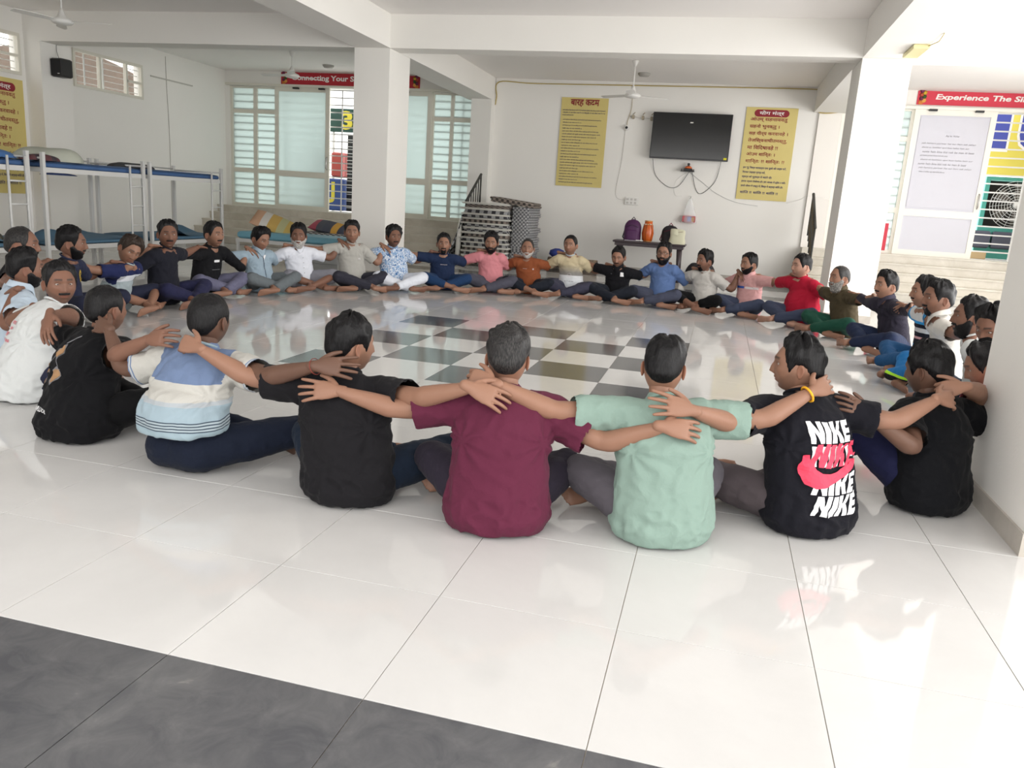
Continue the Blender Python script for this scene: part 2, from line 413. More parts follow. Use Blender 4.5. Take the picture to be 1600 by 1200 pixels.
cable('cable', [(1.63, 8.95, 2.38), (1.72, 8.985, 2.05), (2.0, 8.985, 1.83), (2.22, 8.985, 1.86), (2.40, 8.97, 2.15)], .005, M_BLACK, 'black cable looping from the television to the little shelf')
cable('cable', [(3.02, 8.95, 2.40), (2.95, 8.985, 2.0), (2.72, 8.985, 1.74), (2.58, 8.985, 1.80), (2.46, 8.97, 2.16)], .005, M_BLACK, 'black cable hanging in a deep loop from the right end of the television')
cable('cable', [(2.42, 8.985, 2.14), (2.7, 8.99, 1.95), (3.0, 8.99, 1.75), (3.4, 8.985, 1.60), (3.85, 8.99, 1.55)], .003, mat('grey_wire', '#8d8d90', .6), 'thin grey wire running from the shelf to the mantra poster')
cable('cable', [(2.36, 8.985, 2.14), (2.15, 8.99, 1.95), (2.16, 8.99, 1.68), (2.3, 8.99, 1.66)], .003, M_WHITE, 'thin white wire dangling under the little shelf')
cable('cable', [(4.4, 8.97, 1.64), (4.62, 8.9, 1.72), (4.78, 8.4, 1.80), (5.2, 8.8, 1.75), (5.55, 8.99, 1.55)], .003, M_WHITE, 'thin white string slung over the top of the right handrail')
cable('yellow_wire', [(-1.86, 8.985, 3.33), (-1.84, 8.985, 3.5), (-1.80, 8.985, 3.80), (-1.0, 8.985, 3.79), (1.0, 8.985, 3.81), (3.0, 8.985, 3.83), (4.62, 8.985, 3.84), (4.72, 8.985, 3.8), (4.74, 8.93, 3.42), (5.2, 8.93, 3.43)], .011, mat('yellow_wire', '#b8a461', .6), 'yellowish wire running along the top of the back wall')
cable('cable', [(1.06, 8.985, 3.8), (1.09, 8.985, 3.4), (1.03, 8.985, 3.1), (1.03, 8.985, 3.02)], .006, mat('yellow_wire2', '#b8a98a', .6), 'beige wire dropping from the ceiling to the small security camera')
cable('cable', [(1.0, 8.99, 2.94), (.98, 8.99, 2.3), (.92, 8.99, 1.6), (1.15, 8.99, 1.5)], .003, mat('grey_wire2', '#a9a49c', .6), 'thin pale wire from the security camera down to the switchboard')
for k, x in enumerate((1.12, 1.32, 1.5)):
    b = MB(); b.box(x, x+.05, 8.93, 8.99, 3.15-.01*k, 3.23-.01*k, bev=.01).tube([(x+.02, 8.95, 3.24), (x+.06, 8.93, 3.28)], .008, 6); tag(b.build('wire_clip', mat('beige_clip', '#a59a86', .6)), ['beige wire clip, first from the security camera', 'middle beige wire clip', 'beige wire clip touching the television'][k], 'clip')
b = MB(); b.tube([(1.08, 8.975, 3.2), (1.56, 8.975, 3.17)], .008, 8); tag(b.build('conduit', M_WHITE), 'short white conduit behind the wire clips', 'conduit')
r = empty('security_camera', (1.03, 8.99, 2.97), label='small round white security camera on the back wall', cat='camera')
b = MB(); b.lathe([(.001, 0), (.05, -.002), (.05, -.05), (.03, -.075), (.001, -.078)], (0, 0, 0), 18, axis='y'); b.build('housing', M_WHITE, r); b = MB(); b.lathe([(.001, -.079), (.028, -.0785), (.024, -.09), (.001, -.092)], (0, 0, 0), 14, axis='y'); b.build('lens', M_BLACK, r)
r = empty('switchboard', (1.28, 8.99, 1.41), label='white electrical switchboard low on the back wall', cat='switchboard')
b = MB(); b.box(-.14, .14, -.03, .0, 0, .16, bev=.008); b.build('plate', M_WHITE, r)
for k in range(6): b = MB(); b.box(-.115+.08*(k % 3), -.065+.08*(k % 3), -.036, -.03, .02+.07*(k//3), .065+.07*(k//3)); b.build('switch', mat('switch_grey', '#c6c4bf', .5), r)
# hanging polythene bag with a packet
r = empty('polythene_bag', (2.5, 8.98, 1.1), label='clear polythene bag hanging from a nail on the back wall', cat='bag')
b = MB()
def bagf(u, v): a = u*2*PI; w_ = lerp_(.155, .03, v**1.3); return (math.cos(a)*w_*(1+.12*math.sin(3*a+6*v)), -.07+math.sin(a)*.055*(1-.6*v), .02+v*.50)
def lerp_(a, b, t): return a+(b-a)*t
b.grid(bagf, 28, 10, wrapu=True); b.build('film', M_FILM, r)
b = MB(); b.tube([(0, -.01, .56), (0, -.05, .56), (-.01, -.07, .50)], .006, 6); b.build('nail', M_IRON, r)
pk = MB(); pk.box(2.37, 2.64, 8.87, 8.95, 1.12, 1.27, bev=.025); p_ = tag(pk.build('snack_packet', mat('packet_red', '#b5535a', .4)), 'red snack packet inside the hanging polythene bag', 'packet'); q = MB(); q.box(2.47, 2.55, 8.866, 8.87, 1.15, 1.25); q.build('print_panel', mat('packet_blue', '#5b74b5', .5), p_); q = MB(); q.box(2.56, 2.62, 8.866, 8.87, 1.15, 1.24); q.build('print_panel', mat('packet_tan', '#c09a78', .5), p_)
# posters
def poster(nm, x0, x1, z0, z1, y, label):
    r = empty(nm, (0, 0, 0), label=label, cat='poster'); b = MB()
    b.grid(lambda u, v: (x0+(x1-x0)*u, y-.006-.004*math.sin(u*7+v*3)*(v*(1-v)*4), z0+(z1-z0)*v), 12, 16); b.build('sheet', M_POST, r); return r
P1 = poster('twelve_step_poster', -.40, .60, 1.72, 3.535, 8.985, 'tall yellow poster of small dense lines left of the television')
yy = 8.968
put_text('title', 'बारह कदम', -.20, .41, 3.35, 3.50, yy, M_MAR, P1, .02)
hi = ['हमने स्वीकार किया कि हम अपने नशे के सामने', 'शक्तिहीन थे और जीवन बस में न था', 'हमें विश्वास हुआ कि एक शक्ति हमें', 'सही राह पर ला सकती ह', 'हमने अपना जीवन उसे सौंप दिया', 'अपनी कमियों की सूची बनाई और', 'ईश्वर के सामने उन्हें माना', 'उन्हें दूर करने को तैयार हुए', 'सब से क्षमा मांगी', 'प्रार्थना और ध्यान से']
for k in range(3): put_text('small_print', hi[k]*2, -.36, .55 if k < 2 else -.12, 3.26-.05*k, 3.295-.05*k, yy, M_INK, P1, .018)
z = 3.10; k = 0
while z > 1.78:
    L_ = (.78, .40, .74, .42)[k % 4] if k % 5 else .82
    put_text('small_print', hi[k % len(hi)]+' '+hi[(k+3) % len(hi)] if L_ > .5 else hi[k % len(hi)], -.34, -.34+L_, z-.030, z, yy, M_INK, P1, .012); z -= .0585; k += 1
def mantra(r, T, lettermat=M_MAR):
    b = MB(); n = 24; pts = []
    for i in range(n): a = 2*PI*i/n; pts.append((.33*(1 if math.cos(a) > 0 else -1)*.78+.08*math.cos(a), .07*math.sin(a)))
    vs = [T(.50+u, 1.69+v, .003) for u, v in pts]+[T(.50, 1.69, .003)]; b.add(vs, [(i, (i+1) % n, n) for i in range(n)]); b.build('title_plate', M_MAR, r)
    def tx(s, u0, u1, v0, v1, m_, nm='lettering', bold=.0115, o=.005):
        v, f = text_mesh(s, bold); a, c = v.min(0), v.max(0); bb = MB(); bb.add([T(u0+(q[0]-a[0])/(c[0]-a[0])*(u1-u0), v0+(q[1]-a[1])/(c[1]-a[1])*(v1-v0), o) for q in v], f); bb.build(nm, m_, r)
    tx('योग मंत्र', .26, .74, 1.64, 1.74, M_LET, 'title', .018)
    for s_, u1, v in (('ओउम् सहनाववतु', .82, 1.52), ('सहनो भुनक्तु ।', .68, 1.385), ('सह वीर्य करवावहे ।', .86, 1.25), ('तेजस्विनाधीतमस्तु,', .86, 1.115), ('मा विदिषावहे !!', .70, .98), ('ओउम शान्तिः ।', .66, .845), ('शान्तिः !! शान्तिः !!', .86, .71)): tx(s_, .10, u1, v, v+.10, M_MAR)
    for s_, u1, v in (('हम गुरु शिष्य परमात्मा एक दूसरे की रक्षा करें,', .92, .60), ('मिलकर ऐश्वर्य प्राप्त करें,', .52, .51), ('स्वार्थ को पुरुषार्थ से बढाते रहें।', .66, .42), ('हमारा ज्ञान तेजोमय हो। हम आपस में द्वेष न करें।', .94, .33), ('हमारे जीवन में राष्ट्र में, विश्व में सर्वत्र शांति हो।', .90, .24), ('शांति !! शांति !! शांति !!', .82, .12)): tx(s_, .07, u1, v, v+.06, M_INK, 'small_print', .015)
P2 = poster('mantra_poster', 3.395, 4.385, 1.67, 3.47, 8.985, 'tall yellow poster with maroon lines right of the television')
mantra(P2, lambda u, v, o: (3.395+u*.99, 8.978-o, 1.67+v))
P3 = empty('mantra_poster', (0, 0, 0), label='yellow poster with maroon lines on the left wall behind the bunk beds', cat='poster')
b = MB(); b.box(XL+.001, XL+.007, 2.25, 3.22, .90, 2.76); b.build('sheet', M_POST, P3); mantra(P3, lambda u, v, o: (XL+.006+o, 2.25+u*.97, .93+v))
# banners over the door bays
def banner(x0, x1, z0, z1, m_, txt, tx0, tx1, label, sh=0.):
    r = empty('banner', (0, 0, 0), label=label, cat='banner'); b = MB(); b.box(x0, x1, 8.965, 8.975, z0, z1); b.build('sheet', m_, r)
    put_text('lettering', txt, tx0, tx1, z0+.07, z1-.05, 8.962, M_LET, r, .03, sh)
    for xx in (x0+.02, x1-.02):
        sgn = 1 if xx < (x0+x1)/2 else -1
        for i in range(7):
            c = ['#c9742e', '#d89a4a', '#6c2148', '#3d5a2a', '#b94a35', '#d8b23a', '#7a2c55'][i]; q = MB(); q.lathe([(.001, 0), (.045-.003*i, -.001), (.04, -.003), (.001, -.004)], (xx+sgn*(.05+.05*(i % 2)), 8.962-.0006*i, z0+.04+.035*i), 8, axis='y'); q.build('flower_print', mat('flower_%d' % i, c, .7), r)
    return r
banner(-7.02, -3.61, 3.60, 3.87, M_RED, 'Connecting Your Soul with Silence', -6.75, -3.9, 'red banner reading Connecting Your Soul over the left doors')
banner(6.50, 9.45, 3.62, 3.87, M_BRED, 'Experience The Silence Within', 6.82, 9.35, 'red banner reading Experience The Silence over the right doors', .15)
# writing sheets and red sign on the right fixed lights and leaf
r = empty('wall_writing', (0, 0, 0), label='white sheet with handwriting stuck to the right sliding door', cat='paper'); b = MB(); b.box(6.62, 7.78, 8.938, 8.943, 1.72, 3.40); b.build('sheet', M_PAPER, r)
gk = mat('pencil_grey', '#77757c', .7)
for k in range(8): put_text('handwriting', ['yah hamara pariwar hai aur ham sab yahan', 'shanti se baithkar apni baat kahte hain aur', 'sunte hain bina kisi rok ke man ki baat'][k % 3], 6.70+.02*k % .05, 7.65-.35*(k % 4 == 3)-.1*(k % 2), 2.90-.075*k, 2.935-.075*k+.0, 8.935, gk, r, .0, .3)
put_text('handwriting', 'Aaj ka Vichar', 7.1, 7.35, 3.04, 3.08, 8.935, gk, r, .0, .3)
r = empty('notice_sheet', (0, 0, 0), label='narrow sheet of handwritten lines beside the right pillar', cat='paper'); b = MB(); b.box(5.92, 6.29, 8.99, 8.995, 1.68, 2.93); b.build('sheet', M_PAPER, r)
for k in range(14): put_text('handwriting', 'man shant rakhen sada', 5.95, 6.26, 2.83-.08*k, 2.86-.08*k, 8.988, gk, r, .0, .3)
r = empty('red_sign', (0, 0, 0), label='red sign with white lettering low beside the right door', cat='sign'); b = MB(); b.box(5.35, 6.38, 8.985, 8.993, .85, 1.38); b.build('sheet', M_BRED, r); put_text('lettering', 'Silent', 5.5, 6.30, .98, 1.20, 8.98, M_LET, r, .03)
# ceiling fans
def fan(x, y, zm, rz, label):
    r = empty('ceiling_fan', (x, y, zm), rz, label=label, cat='fan'); h = ZC-zm
    b = MB(); b.tube([(0, 0, .06), (0, 0, h-.03)], .012, 8); b.build('downrod', M_WHITE, r)
    b = MB(); b.lathe([(.02, h-.10), (.055, h-.02), (.06, h)], n=16); b.build('canopy', M_IRON if x < -6 else M_WHITE, r)
    b = MB(); b.lathe([(.02, .14), (.035, .10), (.06, .03), (.13, .0), (.15, -.03), (.12, -.06), (.04, -.075), (.001, -.076)], n=24); b.build('motor', M_WHITE, r)
    for k in range(3):
        a = 2*PI*k/3; c, s_ = math.cos(a), math.sin(a); b = MB()
        prof = [(.12, .035), (.22, .05), (.4, .065), (.6, .07), (.68, .045)]; vs = []
        for rr_, wd in prof:
            for sg in (-1, 1):
                for zz in (-.004, .002): vs.append((c*rr_-s_*sg*wd, s_*rr_+c*sg*wd, -.02+zz+sg*.012))
        fs = []
        for i in range(len(prof)-1):
            o_ = i*4; fs += [(o_, o_+4, o_+6, o_+2), (o_+1, o_+3, o_+7, o_+5), (o_, o_+1, o_+5, o_+4), (o_+2, o_+6, o_+7, o_+3)]
        fs += [(0, 2, 3, 1), (16, 17, 19, 18)]; b.add(vs, fs); b.build('blade', M_WHITE, r)
    return r
fan(-6.15, 1.65, 3.40, .25, 'white ceiling fan at the top left corner of the picture'); fan(-5.3, 6.45, 3.46, 1.0, 'white ceiling fan in front of the Connecting banner'); fan(1.37, 6.6, 3.32, .55, 'white ceiling fan in front of the television wall')
for x, y, lb in ((1.4, 7.9, 'round ceiling lamp near the television wall'), (-5.3, 7.95, 'round ceiling lamp above the left doors')):
    r = empty('ceiling_lamp', (x, y, ZC), label=lb, cat='lamp'); b = MB(); b.lathe([(.001, -.06), (.09, -.055), (.12, -.02), (.12, 0)], n=20); b.build('diffuser', mat('lamp_grey', '#a9a6a0', .4), r)
r = empty('tube_light', (4.98, 2.5, 3.411), label='short yellowed tube light under the right beam', cat='lamp'); b = MB(); b.box(.12, .30, -.1, .5, -.05, 0, bev=.01); b.build('fitting', mat('yellowed', '#d9cf9c', .5), r); b = MB(); b.tube([(.28, -.1, -.02), (.34, -.3, -.01), (.30, -.7, -.005)], .006, 6); b.build('wire', mat('yellow_wire3', '#b8a461', .6), r)
# loudspeaker on the wall pier, conduit, long strip on the left wall
r = empty('loudspeaker', (-8.17, 3.62, 2.88), label='black loudspeaker hung on the left wall', cat='loudspeaker'); b = MB(); b.box(.02, .24, -.14, .10, 0, .30, bev=.02); b.build('cabinet', M_BLACK, r); b = MB(); b.box(.04, .22, -.146, -.138, .02, .28); b.build('grille', mat('grille_black', '#0e0e10', .8), r); b = MB(); b.box(.16, .20, -.149, -.145, .045, .055); b.build('logo', M_WHITE, r); b = MB(); b.tube([(.0, 0, .15), (.03, 0, .15)], .02, 8); b.build('bracket', M_IRON, r)
cable('cable', [(-8.10, 3.62, 3.19), (-8.14, 3.62, 3.3), (-8.14, 3.62, 3.41)], .004, M_BLACK, 'thin black wire above the wall loudspeaker')
b = MB(); b.box(XL, XL+.02, 6.4, 7.75, 3.33, 3.355); tag(b.build('curtain_rail', mat('rail_grey', '#b7b5ad', .5)), 'slim grey rail fixed high on the left wall', 'rail')
cable('cable', [(XL+.006, 6.88, 3.8), (XL+.006, 6.89, 3.2), (XL+.006, 6.93, 2.4), (XL+.006, 6.94, 1.2), (XL+.006, 6.95, .3)], .005, mat('grey_wire4', '#a7a39a', .6), 'grey cable running down the left wall past the slim rail')

# bunk beds
M_MATT = mat('mattress_blue', '#3f5f8c', .8, var=.12, vscale=6); M_MATT2 = mat('mattress_dusty_blue', '#4f7189', .85, var=.1, vscale=5); M_TEAL = mat('mattress_aqua', '#6fa3b5', .6, var=.08, vscale=5)
def bunk(y0, L, label, ladder_hi):
    r = empty('bunk_bed', (-5.0, y0, 0), label=label, cat='bunk bed'); W = .92; zt, zl = 1.32, .36
    for x in (0, -W):
        for y in (0, L): b = MB(); b.box(x-.022, x+.022, y-.022, y+.022, 0, 1.52); b.box(x-.024, x+.024, y-.024, y+.024, 1.52, 1.53); b.build('post', M_STEEL, r)
    for z_ in (zl, zt):
        for x in (0, -W): b = MB(); b.box(x-.015, x+.015, .022, L-.022, z_-.03, z_+.03); b.build('side_rail', M_STEEL, r)
        for y in (0, L): b = MB(); b.box(-W+.022, -.022, y-.015, y+.015, z_-.025, z_+.025); b.build('end_rail', M_STEEL, r)
        b = MB(); b.box(-W+.02, -.02, .02, L-.02, z_-.015, z_+.005); b.build('bed_board', M_STEEL, r)
    b = MB(); b.tube([(-W, .02, 1.48), (-W, L-.02, 1.48)], .012, 8); b.build('guard_rail', M_STEEL, r)
    for y in (0, L): b = MB(); b.tube([(-W+.02, y, 1.46), (-.02, y, 1.46)], .012, 8); b.build('guard_rail', M_STEEL, r)
    yl = L-.30
    for y in (yl, ): b = MB(); b.tube([(.03, y, .03), (.03, y, 1.46)], .015, 8); b.build('ladder_rail', M_STEEL, r)
    b = MB(); b.tube([(.03, L-.045, .03), (.03, L-.045, 1.46)], .015, 8); b.build('ladder_rail', M_STEEL, r)
    for k in range(4): b = MB(); b.tube([(.03, yl, .36+.27*k), (.03, L-.045, .36+.27*k)], .012, 8); b.build('rung', M_STEEL, r)
    return r
def mattress(x0, x1, y0, y1, z0, z1, m_, label, bumps=0., seed=0):
    b = MB(); nx, ny = 10, 18
    def top(u, v):
        e = min(u, 1-u, v, 1-v); h = z1-(.02 if e < .02 else 0)+bumps*max(0, math.sin(u*5+seed)*math.sin(v*6+seed*2))**3; return (x0+(x1-x0)*u, y0+(y1-y0)*v, h)
    b.grid(top, nx, ny); b.box(x0+.004, x1-.004, y0+.004, y1-.004, z0, z1-.022, bev=.012)
    return tag(b.build('mattress', m_), label, 'mattress', 'mattresses on the beds')
beds = [(-1.98, 1.72, 'white steel bunk bed cut by the left edge', 0), (-.02, 1.78, 'white steel bunk bed standing between the pillar poster and the second ladder', 1), (1.90, 1.74, 'white steel bunk bed nearest the stairs', 2)]
for k, (y0, L, lb, _) in enumerate(beds):
    bunk(y0, L, lb, 1)
    mattress(-5.9, -5.02, y0+.03, y0+L-.03, 1.352, 1.43, M_MATT, 'blue mattress on the upper deck of the bunk %s' % ('at the left edge', 'in the middle', 'nearest the stairs')[k], .0)
    mattress(-5.9, -5.02, y0+.03, y0+L-.03, .392, .46, M_MATT2, 'dusty blue mattress on the lower deck of the bunk %s' % ('at the left edge', 'in the middle', 'nearest the stairs')[k], .12, k*1.3+.4)
def pile(nm, c, sx, sy, h, m_, label, cat, seed=0, sk=.0):
    b = MB()
    def pf(u, v):
        a = u*2*PI; q = v*PI/2; rr = math.cos(q)**.6*(1+.10*math.sin(3*a+seed)+.05*math.sin(7*a+seed)); zz = math.sin(q)*h*(1+.25*math.sin(2*a+seed)*math.cos(q)); return (c[0]+rr*sx*math.cos(a), c[1]+rr*sy*math.sin(a)+sk*zz, c[2]+zz)
    b.grid(pf, 36, 10, wrapu=True); b.grid(lambda u, v: (lambda p: (p[0], p[1], c[2]))(pf(u, 0)) if v else (c[0], c[1], c[2]), 36, 2, wrapu=True); return tag(b.build(nm, m_), label, cat)
pile('crumpled_sheet', (-5.45, .55, 1.432), .36, .45, .17, mat('sage_sheet', '#b3b6a9', .9, var=.1, vscale=9), 'crumpled pale sage sheet on the upper deck of the middle bunk', 'sheet', 1)
pile('dark_cloth', (-5.15, .12, 1.432), .10, .30, .075, check_mat('dark_red_check', '#2a1f33', '#5c2030', 9), 'dark red checked cloth beside the crumpled sage sheet', 'cloth', 2)
pile('pillow', (-5.45, 2.05, 1.432), .22, .42, .07, mat('charcoal_pillow', '#3b3c3e', .9), 'flat charcoal pillow on the upper deck of the bunk nearest the stairs', 'pillow', 4)
pile('blue_bundle', (-5.25, -.65, 1.432), .25, .42, .10, mat('blue_bundle', '#4773ad', .8, var=.2, vscale=8), 'bright blue folded quilt on the upper deck of the bunk at the left edge', 'quilt', 3)
pile('navy_cloth', (-5.03, .25, 1.262), .03, .28, .03, mat('navy_cloth', '#27355a', .9), 'navy cloth hanging just under the upper deck of the middle bunk', 'cloth', 2)
pile('camouflage_cloth', (-5.35, -.75, .462), .28, .30, .11, check_mat('camo', '#30342f', '#5a5d50', 14), 'grey-green patterned bundle on the lower deck of the bunk at the left edge', 'bundle', 5)
# single bed with aqua mattress along the foot of the left stairs
r = empty('single_bed', (-4.85, 3.85, 0), label='low white steel bed in front of the left stairs', cat='bed')
for x in (.03, 1.93):
    for y in (-.02, .82): b = MB(); b.box(x-.02, x+.02, y-.02, y+.02, 0, .34); b.build('leg', M_STEEL, r)
for y in (-.02, .82): b = MB(); b.box(0, 1.96, y-.02, y+.02, .34, .40); b.build('side_rail', M_STEEL, r)
b = MB(); b.box(0, 1.96, 0, .80, .36, .395); b.build('bed_board', M_STEEL, r)
b = MB()
b.box(-4.83, -2.93, 3.83, 4.63, .402, .52, bev=.03); tag(b.build('mattress', M_TEAL), 'aqua blue mattress on the low bed', 'mattress', 'mattresses on the beds')
b = MB(); b.box(-4.2, -2.86, 4.70, 5.45, .0, .40, bev=.01); tag(b.build('bed_box', M_STEEL), 'pale box bed behind the low aqua bed', 'bed')
b = MB(); b.box(-4.2, -2.8, 4.70, 5.45, .402, .54, bev=.03); tag(b.build('quilt', check_mat('bw_check', '#1c1c20', '#c9c9c9', 18)), 'black and white checked quilt laid behind the aqua mattress', 'quilt')
def cushion(nm, c, sx, sy, sz, rot, mats, label):
    b = MB(); n = 18
    def cf(sg):
        return lambda u, v: (lambda x, y: (x*sx, y*sy, sg*sz*max(0, (1-abs(x)**3)*(1-abs(y)**3))**.6))(2*u-1, 2*v-1)
    b.grid(cf(1), n, n); k0 = len(b.f); b.grid(cf(-1), n, n)
    for i in range(len(b.f)): b.mi[i] = ((i % (n-1)) * len(mats)//(n-1)) % len(mats)
    o = b.build(nm, mats, None, loc=c); o.rotation_euler = rot; return tag(o, label, 'pillow')
cushion('pillow', (-4.45, 4.35, .66), .36, .24, .10, (.5, .32, .35), [mat('pil_peach', '#c9a184', .9), mat('pil_cream', '#d2cfc8', .9), mat('pil_ochre', '#c5a45c', .9), mat('pil_sage', '#b5b58a', .9), mat('pil_ochre2', '#c3a85f', .9)], 'large striped peach and mustard pillow at the head of the aqua bed')
cushion('pillow', (-3.75, 5.1, .63), .34, .22, .09, (.3, .15, .1), [mat('pil_rose', '#a8505f', .9), mat('pil_slate', '#52555e', .9), mat('pil_slate2', '#4d505c', .9), mat('pil_gold', '#c99a45', .9), mat('pil_ink', '#3d4150', .9)], 'patchwork pillow in rose, slate and gold on the checked quilt')

# stacked folded blankets against the back wall
M_BWC = check_mat('blanket_check', '#121316', '#bcbcbc', 12, '#77757a'); M_BWC2 = check_mat('blanket_check_brown', '#231f1e', '#a3968c', 18, '#77706a'); M_QW = mat('quilt_white', '#dcdad3', .9, var=.05)
def folded(nm, x0, x1, y0, y1, z0, h, m_, label, grp, jit):
    b = MB(); n = 5
    for k in range(2):
        za, zb = z0+h*k/2, z0+h*(k+1)/2-.002; j = jit*(.5-k)
        pr = []
        for i in range(7): a = -PI/2+PI*i/6; pr.append((math.cos(a), math.sin(a)))
        rr = (zb-za)/2; zc = (za+zb)/2; pts = [(x1+j-rr+rr*c, zc+rr*s_) for c, s_ in pr]+[(x0+j+rr-rr*c, zc-rr*s_) for c, s_ in pr]
        N_ = len(pts); ys = [y0+j, y0+j+.01, y1-.01, y1]; sc = [.6, 1, 1, .6]; vs = []
        for yv, s2 in zip(ys, sc):
            for px_, pz in pts: vs.append((px_, yv, zc+(pz-zc)*s2))
        fs = [tuple(range(N_))[::-1], tuple(range(3*N_, 4*N_))]
        for i in range(3):
            for q in range(N_): q2 = (q+1) % N_; fs.append((i*N_+q, i*N_+q2, (i+1)*N_+q2, (i+1)*N_+q))
        b.add(vs, fs, True)
    return tag(b.build(nm, m_), label, 'blanket', grp)
z = .02; rj = random.Random(5); k = 0; words = ['lowest', 'second', 'third', 'fourth', 'fifth', 'sixth', 'seventh', 'eighth', 'ninth', 'tenth', 'eleventh', 'twelfth', 'thirteenth']
b = MB(); b.box(-1.88, -.48, 7.05, 8.5, 0, .02); tag(b.build('ground_mat', M_IRON), 'dark mat under the blanket stack', 'mat')
while z < 1.18:
    j = rj.uniform(-.03, .03); h = rj.uniform(.052, .066)
    folded('folded_blanket', -1.83+j, -.93+j, 7.10, 8.0, z, h, M_BWC if k % 3 else M_BWC2, '%s checked blanket from the floor in the tall folded stack' % words[k], 'checked blankets in the stack', rj.uniform(-.02, .02)); z += h+.001
    h2 = rj.uniform(.030, .042); j = rj.uniform(-.05, .03); folded('folded_quilt', -1.86+j, -.91+j, 7.06, 7.95, z, h2, M_QW, '%s white quilt from the floor in the tall folded stack' % words[k], 'white quilts in the stack', .01); z += h2+.001; k += 1
z = .02; k = 0
while z < 1.12:
    h = rj.uniform(.085, .105); j = rj.uniform(-.03, .04); folded('folded_blanket', -.89+j*.3, -.53+j, 7.30, 8.3, z, h, check_mat('blanket_grey_check', '#55565b', '#c6c6c7', 26, '#8d8d90') if 'blanket_grey_check' not in _mats else _mats['blanket_grey_check'], '%s grey checked blanket from the floor in the right-hand stack' % words[k], 'grey blankets in the second stack', j*.4); z += h+.001; k += 1
o = folded('folded_blanket', -.45, .45, -.45, .45, 0, .10, M_BWC2, 'brown checked blanket lying tilted on top of the stacks', 'checked blankets in the stack', .02); o.location = (-.91, 7.65, 1.25); o.rotation_euler = (0, .10, .06)
b = MB()
def drape(u, v): return (-1.90-.30*v**1.4*(1+.2*math.sin(u*6)), 7.15+.75*u, .98-.85*v+.03*math.sin(u*9))
b.grid(drape, 20, 16); o = b.build('draped_blanket', M_BWC); tag(o, 'checked blanket draped down the left side of the stack', 'blanket'); md = o.modifiers.new('s', 'SOLIDIFY'); md.thickness = .03
b = MB(); b.tube([(-1.97, 7.2, .05), (-1.95, 7.2, .62), (-1.93, 7.2, .92)], [.05, .055, .03], 10); tag(b.build('rolled_quilt', M_QW), 'white rolled quilt standing beside the blanket stack', 'quilt')
b = MB(); b.tube([(-.3, 8.3, .12), (.75, 8.35, .12)], .11, 14); tag(b.build('rolled_rug', stone_mat('rug_brown', '#57493f', '#a08d78', .9, 14)), 'brown patterned rolled rug along the back wall', 'rug')
b = MB(); b.lathe([(.001, .23), (.1, .232), (.17, .29), (.15, .37), (.05, .41), (.001, .412)], (-.12, 8.31, 0), 18); tag(b.build('blue_bundle', mat('royal_cloth', '#2e3d86', .8)), 'royal blue bundle behind the man in brown', 'bundle')

# dark plastic table with bags and drum
M_PLT = mat('brown_plastic', '#3a2f33', .4)
r = empty('plastic_table', (1.82, 8.1, 0), label='dark brown plastic table against the back wall', cat='table'); b = MB(); b.box(-.72, .72, -.3, .3, .66, .70, bev=.012); b.build('tabletop', M_PLT, r)
b = MB(); b.box(-.68, .68, -.27, -.25, .60, .66).box(-.68, .68, .25, .27, .60, .66).box(-.68, -.66, -.25, .25, .60, .66).box(.66, .68, -.25, .25, .60, .66); b.build('apron', M_PLT, r)
for sx in (-1, 1):
    for sy in (-1, 1): b = MB(); b.tube([(sx*.60, sy*.22, .60), (sx*.63, sy*.24, 0)], [.045, .03], 8); b.build('leg', M_PLT, r)
M_PUR = mat('purple_nylon', '#4c1f4f', .6, var=.1); M_DKB = mat('black_nylon', '#1d1a20', .7); M_CRM = mat('cream_cloth', '#cfcdb4', .85, var=.06, vscale=12)
def backpack(c, w, d, h, m_, m2, label, lean=0.):
    r = empty('backpack', c, label=label, cat='backpack'); b = MB()
    def bf(u, v): a = u*2*PI; vv = v; wr = w*(1-.0*vv)*(1-max(0, (vv-.55)/.45)**2.2)**.5; dr = d*(1-max(0, (vv-.6)/.4)**2)**.5*(1-.2*vv); ca, sa = math.cos(a), math.sin(a); ca = abs(ca)**.7*(1 if ca > 0 else -1); sa = abs(sa)**.7*(1 if sa > 0 else -1); return (ca*wr+lean*vv*h, sa*dr, vv*h)
    b.grid(bf, 32, 16, wrapu=True); b.build('body', m_, r)
    b = MB(); b.grid(lambda u, v: (lambda p: (p[0]*.78, p[1]*.5-d*.62, p[2]*.52+.02))(bf(u, v)), 28, 10, wrapu=True); b.build('front_pocket', m_, r)
    b = MB(); b.tube([(lean*h-.04, 0, h-.01), (lean*h, 0, h+.04), (lean*h+.04, 0, h-.01)], .009, 8); b.build('carry_loop', m2, r)
    b = MB(); b.tube([(-w*.7, -d*.9, h*.62), (0, -d*1.0, h*.74), (w*.7, -d*.9, h*.62)], .005, 6); b.build('zip', m2, r)
    b = MB(); b.tube([(-w, d*.5, .03), (-w*1.15, d*.2, .06), (-w*.95, d*.3, h*.5)], .012, 8); b.build('strap', m2, r); return r
backpack((1.45, 8.10, .70), .17, .13, .43, M_PUR, M_DKB, 'purple backpack at the left end of the plastic table')
backpack((2.20, 8.16, .70), .17, .12, .36, M_DKB, mat('wine_trim', '#7c1f3a', .7), 'black and wine backpack on the table right of the drum')
r = empty('hand_drum', (1.76, 8.06, .70), label='orange wooden barrel drum standing on the plastic table', cat='drum')
b = MB(); b.lathe([(.085, 0), (.105, .06), (.118, .15), (.112, .24), (.085, .34), (.078, .36), (.078, .42)], n=28); b.build('shell', mat('orange_lacquer', '#c25a1e', .25), r)
